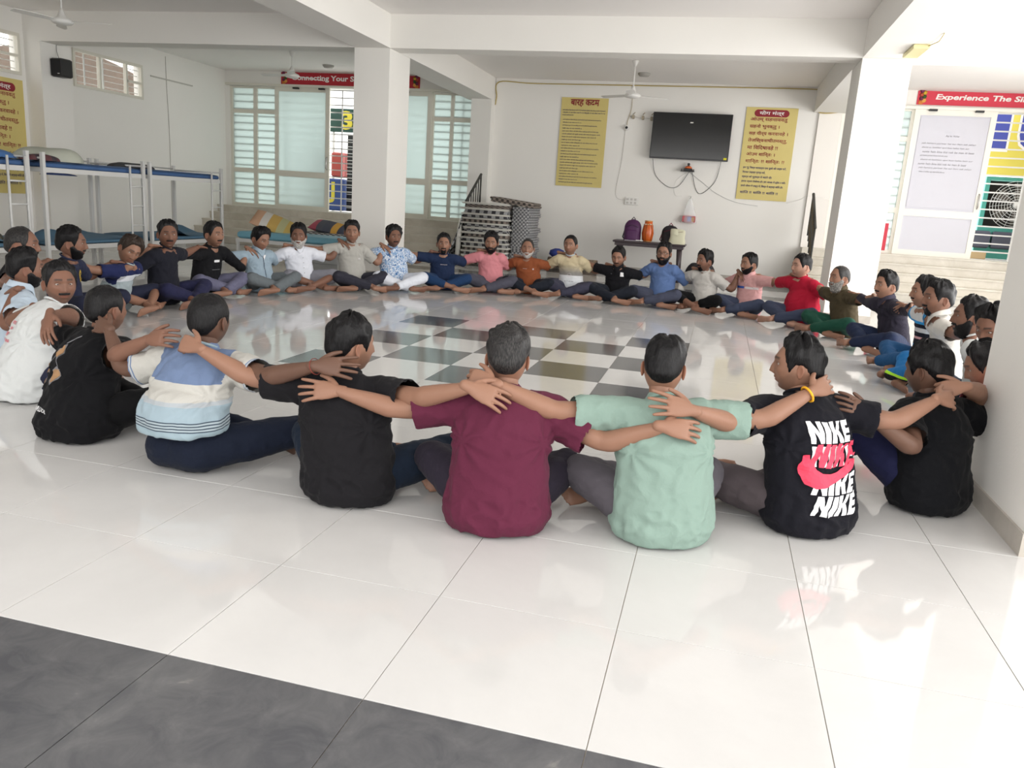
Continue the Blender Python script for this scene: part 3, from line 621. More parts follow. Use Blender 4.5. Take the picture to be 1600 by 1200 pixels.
for z_, rr in ((.345, .092), (.015, .094), (.41, .083)): b = MB(); b.lathe([(rr-.008, z_-.01), (rr, z_), (rr-.008, z_+.01)], n=28); b.build('hoop', mat('drum_hoop', '#c9a36a', .5), r)
b = MB(); b.lathe([(.001, .424), (.076, .422), (.078, .42)], n=28); b.build('drum_skin', mat('drum_skin', '#d8cdb5', .6), r)
for k in range(6): a = 2*PI*k/6+.3; b = MB(); b.tube([(.092*math.cos(a), .092*math.sin(a), .345), (.121*math.cos(a), .121*math.sin(a), .17), (.098*math.cos(a), .098*math.sin(a), .02)], .003, 5); b.build('cord', M_DKB, r)
for k in range(6): a = 2*PI*k/6; b = MB(); b.lathe([(.001, -.012), (.012, 0), (.001, .012)], (.098*math.cos(a), .098*math.sin(a), .345), 8); b.build('tuning_peg', M_WHITE, r)
r = empty('cloth_bag', (2.36, 7.98, .70), label='cream cloth bag at the right end of the plastic table', cat='bag'); b = MB()
b.grid(lambda u, v: (lambda a: (abs(math.cos(a))**.6*(1 if math.cos(a) > 0 else -1)*.16*(1-.12*v+.04*math.sin(9*v)), math.sin(a)*.09*(1-.7*v), v*(.27+.03*math.cos(a+2))))(u*2*PI), 30, 12, wrapu=True); b.build('body', M_CRM, r)
b = MB(); b.grid(lambda u, v: (-.13+.14*u-.0*v, -.06-.02*math.sin(u*3), .20+.10*v-.03*u), 6, 4); b.build('flap', M_CRM, r); b = MB(); b.tube([(-.06, -.03, .26), (.0, -.05, .23), (.10, -.04, .25)], .004, 5); b.build('handle', mat('bag_brown', '#6b4a3a', .7), r)
b = MB(); b.box(1.33, 1.62, 7.83, 7.93, .702, .715); tag(b.build('grey_book', mat('pale_grey', '#a9a5ad', .7)), 'thin grey book at the front edge of the table', 'book')
b = MB(); b.box(1.56, 1.70, 7.815, 7.87, .7155, .73); tag(b.build('white_booklet', M_WHITE), 'white booklet lying on the thin grey book', 'book')
pile('dark_bag', (2.85, 8.25, .0), .30, .22, .34, M_DKB, 'dark bag on the floor right of the table', 'bag', 2)

# handrails
def railing(pts_top, nm, label, ornate):
    r = empty(nm, tuple(pts_top[-1]), label=label, cat='handrail'); o0 = Vector(pts_top[-1]); P = [Vector(q)-o0 for q in pts_top]
    b = MB(); b.tube(P, .028, 8); b.build('top_rail', M_IRON, r); a, c = P[0], P[-1]
    for k in range(7):
        t = k/6; q = a.lerp(c, t); h = .72 if not ornate else .80; b = MB(); b.tube([(q.x, q.y, q.z), (q.x, q.y, q.z-h)], .011 if k % 6 else .018, 6); b.build('baluster', M_IRON, r)
        if ornate and k < 6:
            q2 = a.lerp(c, (k+.5)/6); b = MB(); b.tube([(q2.x, q2.y+.03*math.sin(i*1.1), q2.z-.06-.07*i) for i in range(10)], .008, 6); b.build('scroll', mat('brass_dark', '#6b5a3c', .4, metal=.6), r)
    b = MB(); b.tube([a-Vector((0, 0, .66)), c-Vector((0, 0, .66))], .014, 6); b.build('lower_rail', M_IRON, r); return r
railing([(-1.93, 8.45, 1.84), (-1.93, 7.5, 1.26)], 'stair_handrail', 'black iron handrail on the left stairs behind the blankets', False)
railing([(4.84, 8.45, 1.84), (4.86, 7.5, 1.20)], 'stair_handrail', 'ornate dark iron handrail on the right stairs', True)

# ------------------------------------------------------------------ outside the two door bays
M_GRAY = mat('outside_paving', '#b5b2aa', .9, var=.1)
b = MB(); b.box(XL-8, XR+8, 11, 24, .60, .795); o = b.build('outside_floor', M_GRAY); o['kind'] = 'structure'
def grille(x0, x1, z0, z1, y, n, m_, label, vx):
    r = empty('security_grille', (x0, y, z0), label=label, cat='grille')
    for k in range(n): q = MB(); z_ = (z1-z0)*k/(n-1); q.box(0, x1-x0, -.012, .004, z_-.013, z_+.013); q.build('bar', m_, r)
    for v_ in vx: q = MB(); q.box(v_-x0-.014, v_-x0+.014, 0.004, .016, 0, z1-z0); q.build('upright', m_, r)
    return r
grille(5.25, 9.45, .80, 3.52, 9.067, 18, M_STEEL, 'horizontal-bar security grille outside the right doors', (5.4, 6.9, 8.62))
grille(-8.37, -1.95, .80, 3.52, 9.067, 18, M_STEEL, 'horizontal-bar security grille outside the left doors', (-8.3, -6.9, -5.52, -4.0, -2.6))
# yellow hoarding with blue lettering, above an air cooler
r = empty('hoarding', (7.6, 9.7, 2.45), label='yellow hoarding with big blue letters outside the right doors', cat='sign'); b = MB(); b.box(0, 2.4, 0, .03, 0, 1.25); b.build('board', mat('hoarding_yellow', '#d3c655', .6), r)
MBL = mat('hoarding_blue', '#3c479c', .6)
for x0_, x1_, s_ in ((.52, .78, 'I'), (.98, 1.62, 'U')): put_text('letter_outline', s_, x0_-.04, x1_+.04, .44, 1.2, -.004, M_LET, r, .06); put_text('letter', s_, x0_, x1_, .48, 1.2, -.008, MBL, r, .05)
r = empty('air_cooler', (8.25, 9.75, 1.42), label='green air cooler with a large round fan guard outside the right doors', cat='cooler')
G_ = mat('cooler_green', '#3d8f83', .6); b = MB(); b.box(-.08, .0, 0, .6, -.6, 1.0).box(1.0, 1.08, 0, .6, -.6, 1.0).box(0, 1.0, .0, .6, .93, 1.0).box(0, 1.0, 0, .6, -.6, .02); b.build('casing', G_, r); b = MB(); b.box(0, 1.0, .45, .5, .02, .93); b.build('back_panel', mat('cooler_dark', '#2c2522', .8), r)
for k in range(9):
    R0 = .06+.05*k; b = MB(); b.tube([(.52+R0*math.cos(a), -.01-.06*(1-(R0/.48)**2), .47+R0*math.sin(a)) for a in np.linspace(0, 2*PI, 33)], .004, 5, cap=False); b.build('guard_ring', M_STEEL, r)
for k in range(16): a = 2*PI*k/16; b = MB(); b.tube([(.52+.05*math.cos(a), -.07, .47+.05*math.sin(a)), (.52+.47*math.cos(a+.5), -.01, .47+.47*math.sin(a+.5))], .003, 4); b.build('guard_spoke', M_STEEL, r)
b = MB(); b.lathe([(.001, -.08), (.05, -.075), (.05, -.06), (.001, -.05)], (.52, 0, .47), 16, axis='y'); b.build('hub', M_STEEL, r)
for k in range(5):
    a0 = 2*PI*k/5; b = MB(); b.add([(.52+rr*math.cos(a0+da), .12+dy, .47+rr*math.sin(a0+da)) for rr, da, dy in ((.05, -.2, -.03), (.40, -.35, -.05), (.40, .35, .05), (.05, .2, .03))], [(0, 1, 2, 3)]); b.build('fan_blade', mat('fan_dark', '#4a423c', .6), r)
for k in range(3): b = MB(); b.box(8.02+.42*k, 8.40+.42*k, 9.62, 9.72, 1.02, 1.36, bev=.03); tag(b.build('storage_crate', mat('crate_slate', '#3f4250', .6)), ['dark slate crate outside nearest the right sliding door', 'middle one of three dark slate crates outside', 'dark slate crate outside, farthest from the sliding door'][k], 'crate', 'slate crates outside the right doors')
b = MB(); b.box(8.0, 8.35, 9.5, 9.6, .80, .96, bev=.01); tag(b.build('cardboard_block', mat('card', '#b09a76', .8)), 'tan block on the floor just outside the right doors', 'block')
# left bay : hoarding, dark shutter, red and blue goods
r = empty('hoarding', (-6.4, 10.2, 2.7), label='dark green and yellow hoarding seen through the open left door', cat='sign'); b = MB(); b.box(.05, .1, .03, .07, -1.9, .5).box(1.5, 1.55, .03, .07, -1.9, .5); b.build('post', M_STEEL, r); b = MB(); b.box(0, 1.6, 0, .03, 0, .55); b.build('board', mat('hoarding_green', '#1d4038', .6), r); b = MB(); b.box(.98, 1.6, -.006, 0, 0, .55); b.build('yellow_panel', mat('hoarding_yellow2', '#c9bb3a', .6), r)
put_text('lettering', '35', .30, .92, .06, .50, -.008, mat('hoarding_yellow2', '', 1), r, .05); put_text('lettering', 'R', 1.05, 1.35, .08, .50, -.012, mat('hoarding_green', '', 1), r, .03)
b = MB(); b.box(-5.78, -4.4, 9.9, 9.96, .82, 2.62); o = tag(b.build('dark_shutter', M_BLACK), 'black louvred shutter outside the open left door', 'shutter')
for k in range(11): q = MB(); q.box(-5.78, -4.4, 9.87, 9.9, .90+.16*k, .915+.16*k); q.build('slat', M_STEEL, o)
b = MB(); b.box(-6.15, -5.85, 9.8, 10.1, 1.62, 2.2, bev=.03); tag(b.build('red_can', mat('goods_red', '#a8453e', .6)), 'red container outside the open left door', 'container')
b = MB(); b.box(-6.25, -5.8, 9.7, 10.1, .82, 1.58, bev=.03); o = tag(b.build('blue_drum', mat('goods_blue', '#27427e', .6)), 'blue container with yellow lettering outside the open left door', 'container'); put_text('lettering', 'J', -6.18, -6.0, 1.0, 1.5, 9.695, mat('hoarding_yellow2', '', 1), o, .03)
# rubble and roofs beyond the high left windows
b = MB(); b.grid(lambda u, v: (-11.5-.6*math.sin(9*u+3*v), -1+12*u, .0+3.75*v+.30*math.sin(13*u+5*v)*v), 30, 8); tag(b.build('rubble_bank', M_RUBBLE), 'brown rubble bank seen through the high left windows', 'rubble', kind='stuff')
# ================================================================== PEOPLE
V3 = lambda *a: np.array(a, float)
def nrm(v): v = np.asarray(v, float); return v/(np.linalg.norm(v)+1e-12)
def lerp(a, b, t): return a+(b-a)*t
def sstep(x, a, b): t = np.clip((x-a)/(b-a), 0, 1); return t*t*(3-2*t)
def vnoise(p):
    p = np.asarray(p, float); i = np.floor(p).astype(np.int64); f = p-i; f = f*f*(3-2*f); out = 0
    for dx in (0, 1):
        for dy in (0, 1):
            for dz in (0, 1):
                h = ((i[:, 0]+dx)*73856093) ^ ((i[:, 1]+dy)*19349663) ^ ((i[:, 2]+dz)*83492791)
                h = (h ^ (h >> 13))*1274126177 & 0x7fffffff; r = ((h ^ (h >> 16)) & 0xffff)/65535.
                out = out+r*(f[:, 0] if dx else 1-f[:, 0])*(f[:, 1] if dy else 1-f[:, 1])*(f[:, 2] if dz else 1-f[:, 2])
    return out
class Msh:
    """vertex, loop and face-size arrays of a mesh in the making"""
    def __init__(s, V=None, L=None, T=None):
        s.V = np.zeros((0, 3)) if V is None else np.asarray(V, float); s.L = np.zeros(0, np.int32) if L is None else np.asarray(L, np.int32); s.T = np.zeros(0, np.int32) if T is None else np.asarray(T, np.int32)
    def join(s, o): 
        s.L = np.concatenate([s.L, o.L+len(s.V)]); s.T = np.concatenate([s.T, o.T]); s.V = np.vstack([s.V, o.V]); return s
    def xf(s, M3, t): return Msh(s.V @ np.asarray(M3).T+t, s.L, s.T)
    def mesh(s, name):
        me = D.meshes.new(name); me.vertices.add(len(s.V)); me.vertices.foreach_set('co', s.V.astype(np.float32).ravel())
        me.loops.add(len(s.L)); me.loops.foreach_set('vertex_index', s.L); me.polygons.add(len(s.T))
        st = np.concatenate([[0], np.cumsum(s.T)[:-1]]).astype(np.int32); me.polygons.foreach_set('loop_start', st)
        me.update(calc_edges=True); me.validate(); me.polygons.foreach_set('use_smooth', np.ones(len(me.polygons), bool)); return me
    def keep(s, mask):
        st = np.concatenate([[0], np.cumsum(s.T)]); idx = np.nonzero(mask)[0]
        if (s.T == 4).all():
            q = s.L.reshape(-1, 4)[idx]; used, inv = np.unique(q, return_inverse=True)
            return Msh(s.V[used], inv.ravel(), s.T[idx]), used
        L = np.concatenate([s.L[st[i]:st[i+1]] for i in idx]); used, inv = np.unique(L, return_inverse=True)
        return Msh(s.V[used], inv, s.T[idx]), used
    def fcen(s):
        st = np.concatenate([[0], np.cumsum(s.T)[:-1]]); return np.add.reduceat(s.V[s.L], st, axis=0)/s.T[:, None]
def loft(path, ra, rb=None, ref=(0, 0, 1), n=14, round_=(1, 1), sub=3):
    """closed elliptic tube along a smoothed path; ra runs along ref, rb across it"""
    P = np.asarray(path, float); k = len(P); ra = np.broadcast_to(np.asarray(ra, float), (k,)); rb = ra if rb is None else np.broadcast_to(np.asarray(rb, float), (k,))
    ext = np.vstack([2*P[0]-P[1], P, 2*P[-1]-P[-2]]); pts = []; A = []; B = []
    for i in range(k-1):
        p0, p1, p2, p3 = ext[i], ext[i+1], ext[i+2], ext[i+3]
        for j in range(sub):
            t = j/sub; pts.append(.5*((2*p1)+(-p0+p2)*t+(2*p0-5*p1+4*p2-p3)*t*t+(-p0+3*p1-3*p2+p3)*t**3)); A.append(lerp(ra[i], ra[i+1], t)); B.append(lerp(rb[i], rb[i+1], t))
    pts.append(P[-1]); A.append(ra[-1]); B.append(rb[-1]); pts = np.array(pts); A = np.array(A); B = np.array(B)
    tg = np.gradient(pts, axis=0); tg /= np.linalg.norm(tg, axis=1)[:, None]+1e-12
    def capr(i, sgn):
        r = min(A[i], B[i]); return [(pts[i]+sgn*tg[i]*r*math.sin(q), tg[i], A[i]*math.cos(q), B[i]*math.cos(q)) for q in ((.5, .95, 1.3) if sgn > 0 else (1.3, .95, .5))]
    R = (capr(0, -1) if round_[0] else [])+[(pts[i], tg[i], A[i], B[i]) for i in range(len(pts))]+(capr(-1, 1) if round_[1] else [])
    ref = np.asarray(ref, float); vs = []; q = np.arange(n)*2*PI/n; prev = None
    for c, t, a, b in R:
        u = ref-t*(ref@t)
        if np.linalg.norm(u) < .15 and prev is not None: u = prev-t*(prev@t)
        u = nrm(u); prev = u; v = np.cross(t, u); vs.append(c+np.outer(np.cos(q), u)*a+np.outer(np.sin(q), v)*b)
    m_ = len(R); V = np.vstack(vs+[R[0][0][None], R[-1][0][None]]); L = []; T = []
    i0 = np.arange(n); i1 = (i0+1) % n
    for j in range(m_-1): L.append(np.stack([j*n+i0, j*n+i1, (j+1)*n+i1, (j+1)*n+i0], 1).ravel())
    L.append(np.stack([i1, i0, np.full(n, m_*n)], 1).ravel()); L.append(np.stack([(m_-1)*n+i0, (m_-1)*n+i1, np.full(n, m_*n+1)], 1).ravel())
    return Msh(V, np.concatenate(L), [4]*((m_-1)*n)+[3]*(2*n))
def remesh(ms, vox, smooth=3, fac=.5):
    me = ms.mesh('tmp'); o = D.objects.new('tmp', me); COL.objects.link(o)
    r = o.modifiers.new('r', 'REMESH'); r.mode = 'VOXEL'; r.voxel_size = vox; r.adaptivity = 0
    if smooth: s = o.modifiers.new('s', 'SMOOTH'); s.iterations = smooth; s.factor = fac
    dg = bpy.context.evaluated_depsgraph_get(); e = o.evaluated_get(dg).data
    V = np.zeros(len(e.vertices)*3); e.vertices.foreach_get('co', V); L = np.zeros(len(e.loops), np.int32); e.loops.foreach_get('vertex_index', L)
    T = np.zeros(len(e.polygons), np.int32); e.polygons.foreach_get('loop_total', T)
    out = Msh(V.reshape(-1, 3), L, T); D.objects.remove(o); D.meshes.remove(me); return out
def vnormals(ms):
    q = ms.L.reshape(-1, 4); n = np.cross(ms.V[q[:, 2]]-ms.V[q[:, 0]], ms.V[q[:, 3]]-ms.V[q[:, 1]]); N = np.zeros_like(ms.V)
    for k in range(4): np.add.at(N, q[:, k], n)
    return N/(np.linalg.norm(N, axis=1)[:, None]+1e-12)

# ---- hands and feet, made once each and then placed
def rotx(v, a): c, s = math.cos(a), math.sin(a); return V3(v[0], v[1]*c-v[2]*s, v[1]*s+v[2]*c)
def hand_mesh(side, curl, splay, vox):
    m_ = loft([(0, -.028, 0), (0, 0, 0), (0, .03, .001), (0, .062, .001), (0, .084, 0)], [.022, .026, .036, .042, .039], [.020, .019, .0170, .0145, .012], ref=(1, 0, 0), n=16)
    sx = 1 if side == 'L' else -1     # thumb side for a palm facing -Z
    for k, (bx, ln, sp) in enumerate(((.031, .95, .16), (.0105, 1.06, .04), (-.0105, .99, -.07), (-.031, .79, -.19))):
        p = V3(bx, .074, .001); d = nrm(V3(math.sin(sp*splay), math.cos(sp*splay), 0)); pts = [p-d*.02, p]; a = 0
        for L_, c in ((.043*ln, curl[0]), (.027*ln, curl[1]), (.021*ln, curl[2])):
            a -= c; dd = nrm(V3(d[0]*math.cos(a), d[1]*math.cos(a), math.sin(a))); p = p+dd*L_; pts.append(p)
        m_.join(loft(pts, [.0092, .0093, .0084, .0078, .0064], n=10, sub=2))
    p = V3(.022, .012, -.004); pts = [p]
    for L_, d in ((.030, (.72, .62, -.22)), (.032, (.52, .84, -.18)), (.026, (.30, .92, -.22))): p = p+nrm(d)*L_; pts.append(p)
    m_.join(loft(pts, [.015, .0125, .0102, .0078], n=10, sub=2))
    r = remesh(m_, vox, 2); r.V[:, 0] *= sx
    if sx < 0: r.L = r.L.reshape(-1, 4)[:, ::-1].ravel()
    return r
def foot_mesh(vox):
    m_ = loft([(0, -.055, -.03), (0, -.02, -.028), (0, .04, -.038), (0, .10, -.05), (0, .145, -.056)], [.027, .033, .033, .043, .042], [.030, .040, .030, .020, .014], ref=(1, 0, 0), n=16)
    m_.join(loft([(0, -.02, .06), (0, -.018, .02), (0, -.005, -.02)], [.034, .033, .034], n=14))
    for x, y, r in ((.031, .178, .0135), (.011, .178, .010), (-.006, .172, .009), (-.021, .164, .0085), (-.035, .152, .008)):
        m_.join(loft([(x*.9, .125, -.055), (x, y, -.060)], [r, r*.9], n=10))
    return remesh(m_, vox, 2)
HANDS = {}
def get_hand(side, kind, near):
    k = (side, kind, near)
    if k not in HANDS:
        curl = {'flat': (.10, .14, .10), 'rest': (.22, .34, .22), 'grip': (.55, .75, .5), 'fist': (1.0, 1.15, .8)}[kind]
        HANDS[k] = hand_mesh(side, curl, {'flat': 1.15, 'rest': .7, 'grip': .4, 'fist': .2}[kind], .0036 if near else .0052)
    return HANDS[k]
FOOT = {n: foot_mesh(.005 if n else .007) for n in (0, 1)}

# ---- head
def head_grid():
    nu, nv = 64, 58; s = np.linspace(-PI, PI, nu, endpoint=False); ph = s-.5*np.sin(s); th = np.linspace(0, PI, nv+2)[1:-1]
    PH, TH = np.meshgrid(ph, th); d = np.stack([np.sin(TH)*np.sin(PH), np.sin(TH)*np.cos(PH), np.cos(TH)], -1).reshape(-1, 3)
    d = np.vstack([d, [0, 0, 1], [0, 0, -1]]); i0 = np.arange(nu); i1 = (i0+1) % nu; L = []
    for j in range(nv-1): L.append(np.stack([j*nu+i0, (j+1)*nu+i0, (j+1)*nu+i1, j*nu+i1], 1).ravel())
    n = nu*nv; L.append(np.stack([i0, i1, np.full(nu, n)], 1).ravel()); L.append(np.stack([(nv-1)*nu+i1, (nv-1)*nu+i0, np.full(nu, n+1)], 1).ravel())
    return d, np.concatenate(L), np.array([4]*((nv-1)*nu)+[3]*(2*nu)), np.append(PH.ravel(), [0, 0])
HD, HL, HT, HPH = head_grid()
def head_shape(pr):
    d = HD; sg = np.sign(d)*np.abs(d)**.92
    x, y, z = sg[:, 0]*.0765*pr['w'], sg[:, 1]*.094, sg[:, 2]*.114
    t = np.clip((-z-.005)/.105, 0, 1); front = np.clip(y/.05, 0, 1)
    x = x*(1-(.32-.06*pr['fat'])*t**1.5); x = x*(1+.04*np.exp(-((z+.055)/.03)**2)*pr['fat'])
    y = np.where(y < 0, y*(1.06-.50*sstep(-z, .02, .10)), y*(1-.05*t)); y = np.where((y > 0) & (z > .05), y*(1-.9*(z-.05)), y)
    ax = np.abs(x); G = lambda v, c, s: np.exp(-((v-c)/s)**2)
    dy = .0055*G(z, .031, .012)*G(x, 0, .05)-.0105*G(ax, .031, .016)*G(z, .010, .012)-.003*G(x, 0, .01)*G(z, .014, .01)
    na = np.clip((.018-z)/.048, 0, 1); nz = sstep(z, -.041, -.030)*(z < .02); sw = .0075+.0045*na
    dy += (.003+.0175*na*pr['nose'])*nz*G(x, 0, 1)*np.exp(-(x/sw)**2)
    dy += .007*G(ax, .0135, .0065)*G(z, -.030, .0075)+.004*G(ax, .048, .017)*G(z, -.014, .014)
    dy += .0055*np.exp(-(x/.024)**2)*(G(z, -.0515, .0055)+1.1*G(z, -.0645, .0065))-.0035*np.exp(-(x/.022)**2)*G(z, -.058, .0022)
    dy += -.004*G(x, 0, .02)*G(z, -.077, .006)+.009*G(x, 0, .018)*G(z, -.096, .012)-.004*G(ax, .033, .012)*G(z, -.045, .014)
    y = y+dy*front
    return np.stack([x, y, z], 1)
def hairline(ph, st):
    a = np.degrees(np.abs(ph)); f = .086+(.008 if st.get('recede') else 0)
    return np.interp(a, [0, 25, 42, 55, 66, 74, 84, 104, 118, 150, 180], [f, f-.002, f-.012, .042, .006, -.018, .020, .018, -.018, -.056, -.062])
def hair_mesh(P, st, seed):
    zl = hairline(HPH, st); m_ = np.clip((P[:, 2]-zl)/.012, -1, 1); up = sstep(P[:, 2], .01, .105); fr = np.clip(P[:, 1]/.09, 0, 1)
    th = lerp(st['side'], st['top'], up)+st.get('quiff', 0)*fr*up
    a = np.stack([HPH*6.5, P[:, 2]*26, P[:, 1]*22], 1)+seed; b2 = np.stack([P[:, 0]*95, P[:, 1]*70, P[:, 2]*55], 1)+seed*2
    th = th*(1+st.get('mess', .28)*(vnoise(a)-.5)*2+.45*(vnoise(b2)-.5)*(.35+.65*up))
    k = sstep(m_, -1, .9); off = lerp(-.007, 1, k)*np.where(k > 0, 1, 1); th = th*(.45+.55*sstep(P[:, 2]-zl, 0, .045)); off = -.007*(1-k)+th*k
    n = nrm_rows(P*V3(1/.0765**2, 1/.094**2, 1/.114**2)); V = P+n*off[:, None]
    ms = Msh(V, HL, HT); st_ = np.concatenate([[0], np.cumsum(HT)[:-1]]); fm = np.maximum.reduceat(m_[HL], st_); return ms.keep(fm > -.95)[0]
def nrm_rows(a): return a/(np.linalg.norm(a, axis=1)[:, None]+1e-12)
def beard_masks(P):
    a = np.degrees(np.abs(HPH)); x = np.abs(P[:, 0]); z = P[:, 2]
    top = np.interp(a, [0, 20, 35, 60, 78, 95], [-.066, -.060, -.050, -.040, -.012, -.030])
    full = np.where((a < 92) & (P[:, 1] > -.03), np.clip((top-z)/.008, -1, 1), -1.)
    lip = np.clip(1-np.hypot(x/.021, (z+.060)/.0105), -1, 1)*6; full = np.minimum(full, np.where(P[:, 1] > .05, -lip, 1))
    must = np.where(P[:, 1] > .05, np.minimum(np.clip((.0052-np.abs(z+.0455+.10*np.maximum(0, x-.012)))/.003, -1, 1), np.clip((.028-x)/.006, -1, 1)), -1.)
    goat = np.where((P[:, 1] > .04), np.minimum(full, np.clip((.026-x)/.008, -1, 1)), -1.)
    return full, must, goat
def beard_mesh(P, kind, seed):
    full, must, goat = beard_masks(P)
    m_, t = {'full': (np.maximum(full, must), .010), 'short': (np.maximum(full, must), .0045), 'must': (must, .005), 'goat': (np.maximum(goat, must), .006), 'long': (np.maximum(full, must), .017)}[kind]
    k = sstep(m_, -1, .8); n = nrm_rows(P*V3(1/.0765**2, 1/.094**2, 1/.114**2)); low = sstep(-P[:, 2], .06, .11)
    V = P+n*(-.003*(1-k)+(t*(1+.5*low)*(1+.5*(vnoise(P*130+seed)-.5)))*k)[:, None]; V[:, 2] -= low*k*t*.8
    st_ = np.concatenate([[0], np.cumsum(HT)[:-1]]); return Msh(V, HL, HT).keep(np.maximum.reduceat(m_[HL], st_) > -.9)[0]
def head_color(P, skin, pr):
    x = np.abs(P[:, 0]); z = P[:, 2]; G = lambda v, c, s: np.exp(-((v-c)/s)**2); fr = P[:, 1] > .03; C = np.tile(np.array(skin[:3]), (len(P), 1))
    def mix(c, k): nonlocal C; C = C*(1-k[:, None])+np.array(c)*k[:, None]
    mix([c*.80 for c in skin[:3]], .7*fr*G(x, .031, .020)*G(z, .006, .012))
    mix([skin[0]*1.12, skin[1]*1.05, skin[2]], .5*fr*G(x, .04, .02)*G(z, -.02, .02))
    mix([skin[0]*.80, skin[1]*.52, skin[2]*.55], .75*fr*(x < .024)*np.clip(1.25-np.abs(z+.058)/.010, 0, 1))
    full, must, goat = beard_masks(P); mix([.03, .024, .02], pr['stubble']*np.clip(full*.5+.5, 0, 1))
    arch = .0345+.10*(x-.03)*np.where(x < .034, .35, -.7); mix([.012, .010, .009], .92*fr*sstep(x, .009, .014)*(1-sstep(x, .043, .05))*np.clip(1.7-np.abs(z-arch)/.0032, 0, 1))
    mix([.012, .010, .009], .9*fr*(x > .018)*(x < .044)*np.clip(1.5-np.abs(z-.0155+.25*np.abs(x-.031))/.0019, 0, 1))
    return C
def ear_mesh(side):
    nu, nv = 16, 12; u = np.arange(nu)*2*PI/nu; v = np.linspace(0, PI, nv+2)[1:-1]; U, W = np.meshgrid(u, v)
    X = np.cos(W).ravel()*.0075; Y = (np.sin(W)*np.cos(U)).ravel()*.0165; Z = (np.sin(W)*np.sin(U)).ravel()*.0275
    r = np.hypot(Y/.0185, Z/.031); X = X-np.where(np.cos(W).ravel() > 0, .006*np.exp(-((r-.2)/.45)**2), 0); Z = Z-.006*np.clip(-Z/.03, 0, 1); Y = Y*(1-.25*np.clip(-Z/.03, 0, 1))
    V = np.stack([X, Y, Z], 1); V = np.vstack([V, [.0015, 0, 0], [-.0075, 0, 0]])
    a = .45; V = np.stack([V[:, 0]*math.cos(a)-V[:, 1]*math.sin(a)*1, V[:, 0]*math.sin(a)+V[:, 1]*math.cos(a), V[:, 2]], 1)
    i0 = np.arange(nu); i1 = (i0+1) % nu; L = []
    for j in range(nv-1): L.append(np.stack([j*nu+i0, j*nu+i1, (j+1)*nu+i1, (j+1)*nu+i0], 1).ravel())
    n = nu*nv; L.append(np.stack([i1, i0, np.full(nu, n)], 1).ravel()); L.append(np.stack([(nv-1)*nu+i0, (nv-1)*nu+i1, np.full(nu, n+1)], 1).ravel())
    V = V+V3(.0805, -.012, -.006); V[:, 0] *= side; L = np.concatenate(L); T = np.array([4]*((nv-1)*nu)+[3]*(2*nu)); return Msh(V, L, T)
EARS = ear_mesh(1).join(ear_mesh(-1))
def eye_mesh():
    b_ = MB(); pr_ = [(0.0001, .0062), (.003, .0061), (.0046, .0058), (.0049, .0057), (.0085, .0042), (.0105, .0022), (.0122, -.002)]
    b_.lathe(pr_[::-1], (0, 0, 0), n=16, axis='y'); 
    for k in range(len(b_.mi)): b_.mi[k] = 0
    me = D.meshes.new('eye'); me.from_pydata([(x*1.1, y, z*.58) for x, y, z in b_.v], [], b_.f)
    for p in me.polygons:
        c = p.center; p.use_smooth = True; p.material_index = 1 if math.hypot(c[0]/1.1, c[2]/.58) < .0047 else 0
    return me

# ---- materials of people
def skin_mat():
    m, nt, b = new_mat('skin'); a = nt.nodes.new('ShaderNodeAttribute'); a.attribute_name = 'Col'; nt.links.new(a.outputs['Color'], b.inputs['Base Color'])
    b.inputs['Roughness'].default_value = .52; b.inputs['Specular IOR Level'].default_value = .35
    tc = nt.nodes.new('ShaderNodeTexCoord'); n = nt.nodes.new('ShaderNodeTexNoise'); n.inputs['Scale'].default_value = 160; bp = nt.nodes.new('ShaderNodeBump'); bp.inputs['Strength'].default_value = .12; bp.inputs['Distance'].default_value = .003
    nt.links.new(tc.outputs['Object'], n.inputs['Vector']); nt.links.new(n.outputs['Fac'], bp.inputs['Height']); nt.links.new(bp.outputs[0], b.inputs['Normal'])
    return m
M_SKIN = skin_mat()
def hair_mat(name, c, c2=None):
    m, nt, b = new_mat(name); tc = nt.nodes.new('ShaderNodeTexCoord'); mp = nt.nodes.new('ShaderNodeMapping'); mp.inputs['Scale'].default_value = (240, 240, 40)
    n = nt.nodes.new('ShaderNodeTexNoise'); n.inputs['Scale'].default_value = 1; n.inputs['Detail'].default_value = 3; nt.links.new(tc.outputs['Object'], mp.inputs[0]); nt.links.new(mp.outputs[0], n.inputs['Vector'])
    r = nt.nodes.new('ShaderNodeValToRGB'); r.color_ramp.elements[0].color = srgb(c); r.color_ramp.elements[1].color = srgb(c2 or c); r.color_ramp.elements[0].position = .4; r.color_ramp.elements[1].position = .65
    nt.links.new(n.outputs['Fac'], r.inputs['Fac']); nt.links.new(r.outputs[0], b.inputs['Base Color']); b.inputs['Roughness'].default_value = .45; b.inputs['Specular IOR Level'].default_value = .22
    bp = nt.nodes.new('ShaderNodeBump'); bp.inputs['Strength'].default_value = .6; bp.inputs['Distance'].default_value = .004; nt.links.new(n.outputs['Fac'], bp.inputs['Height']); nt.links.new(bp.outputs[0], b.inputs['Normal'])
    return m
MH = {'black': hair_mat('black_hair', '#080708', '#1a191b'), 'brown': hair_mat('brown_hair', '#2a211c', '#3d322b'), 'salt': hair_mat('greying_hair', '#1a191a', '#3b3938'), 'grey': hair_mat('grey_hair', '#8d8a86', '#d6d3cf'), 'saltb': hair_mat('greying_beard', '#3a3836', '#b3afaa')}
M_EYEW = mat('eye_white', '#a99f98', .35); M_EYED = mat('eye_dark', '#140d0a', .1)
EYE = eye_mesh(); EYE.materials.append(M_EYEW); EYE.materials.append(M_EYED)
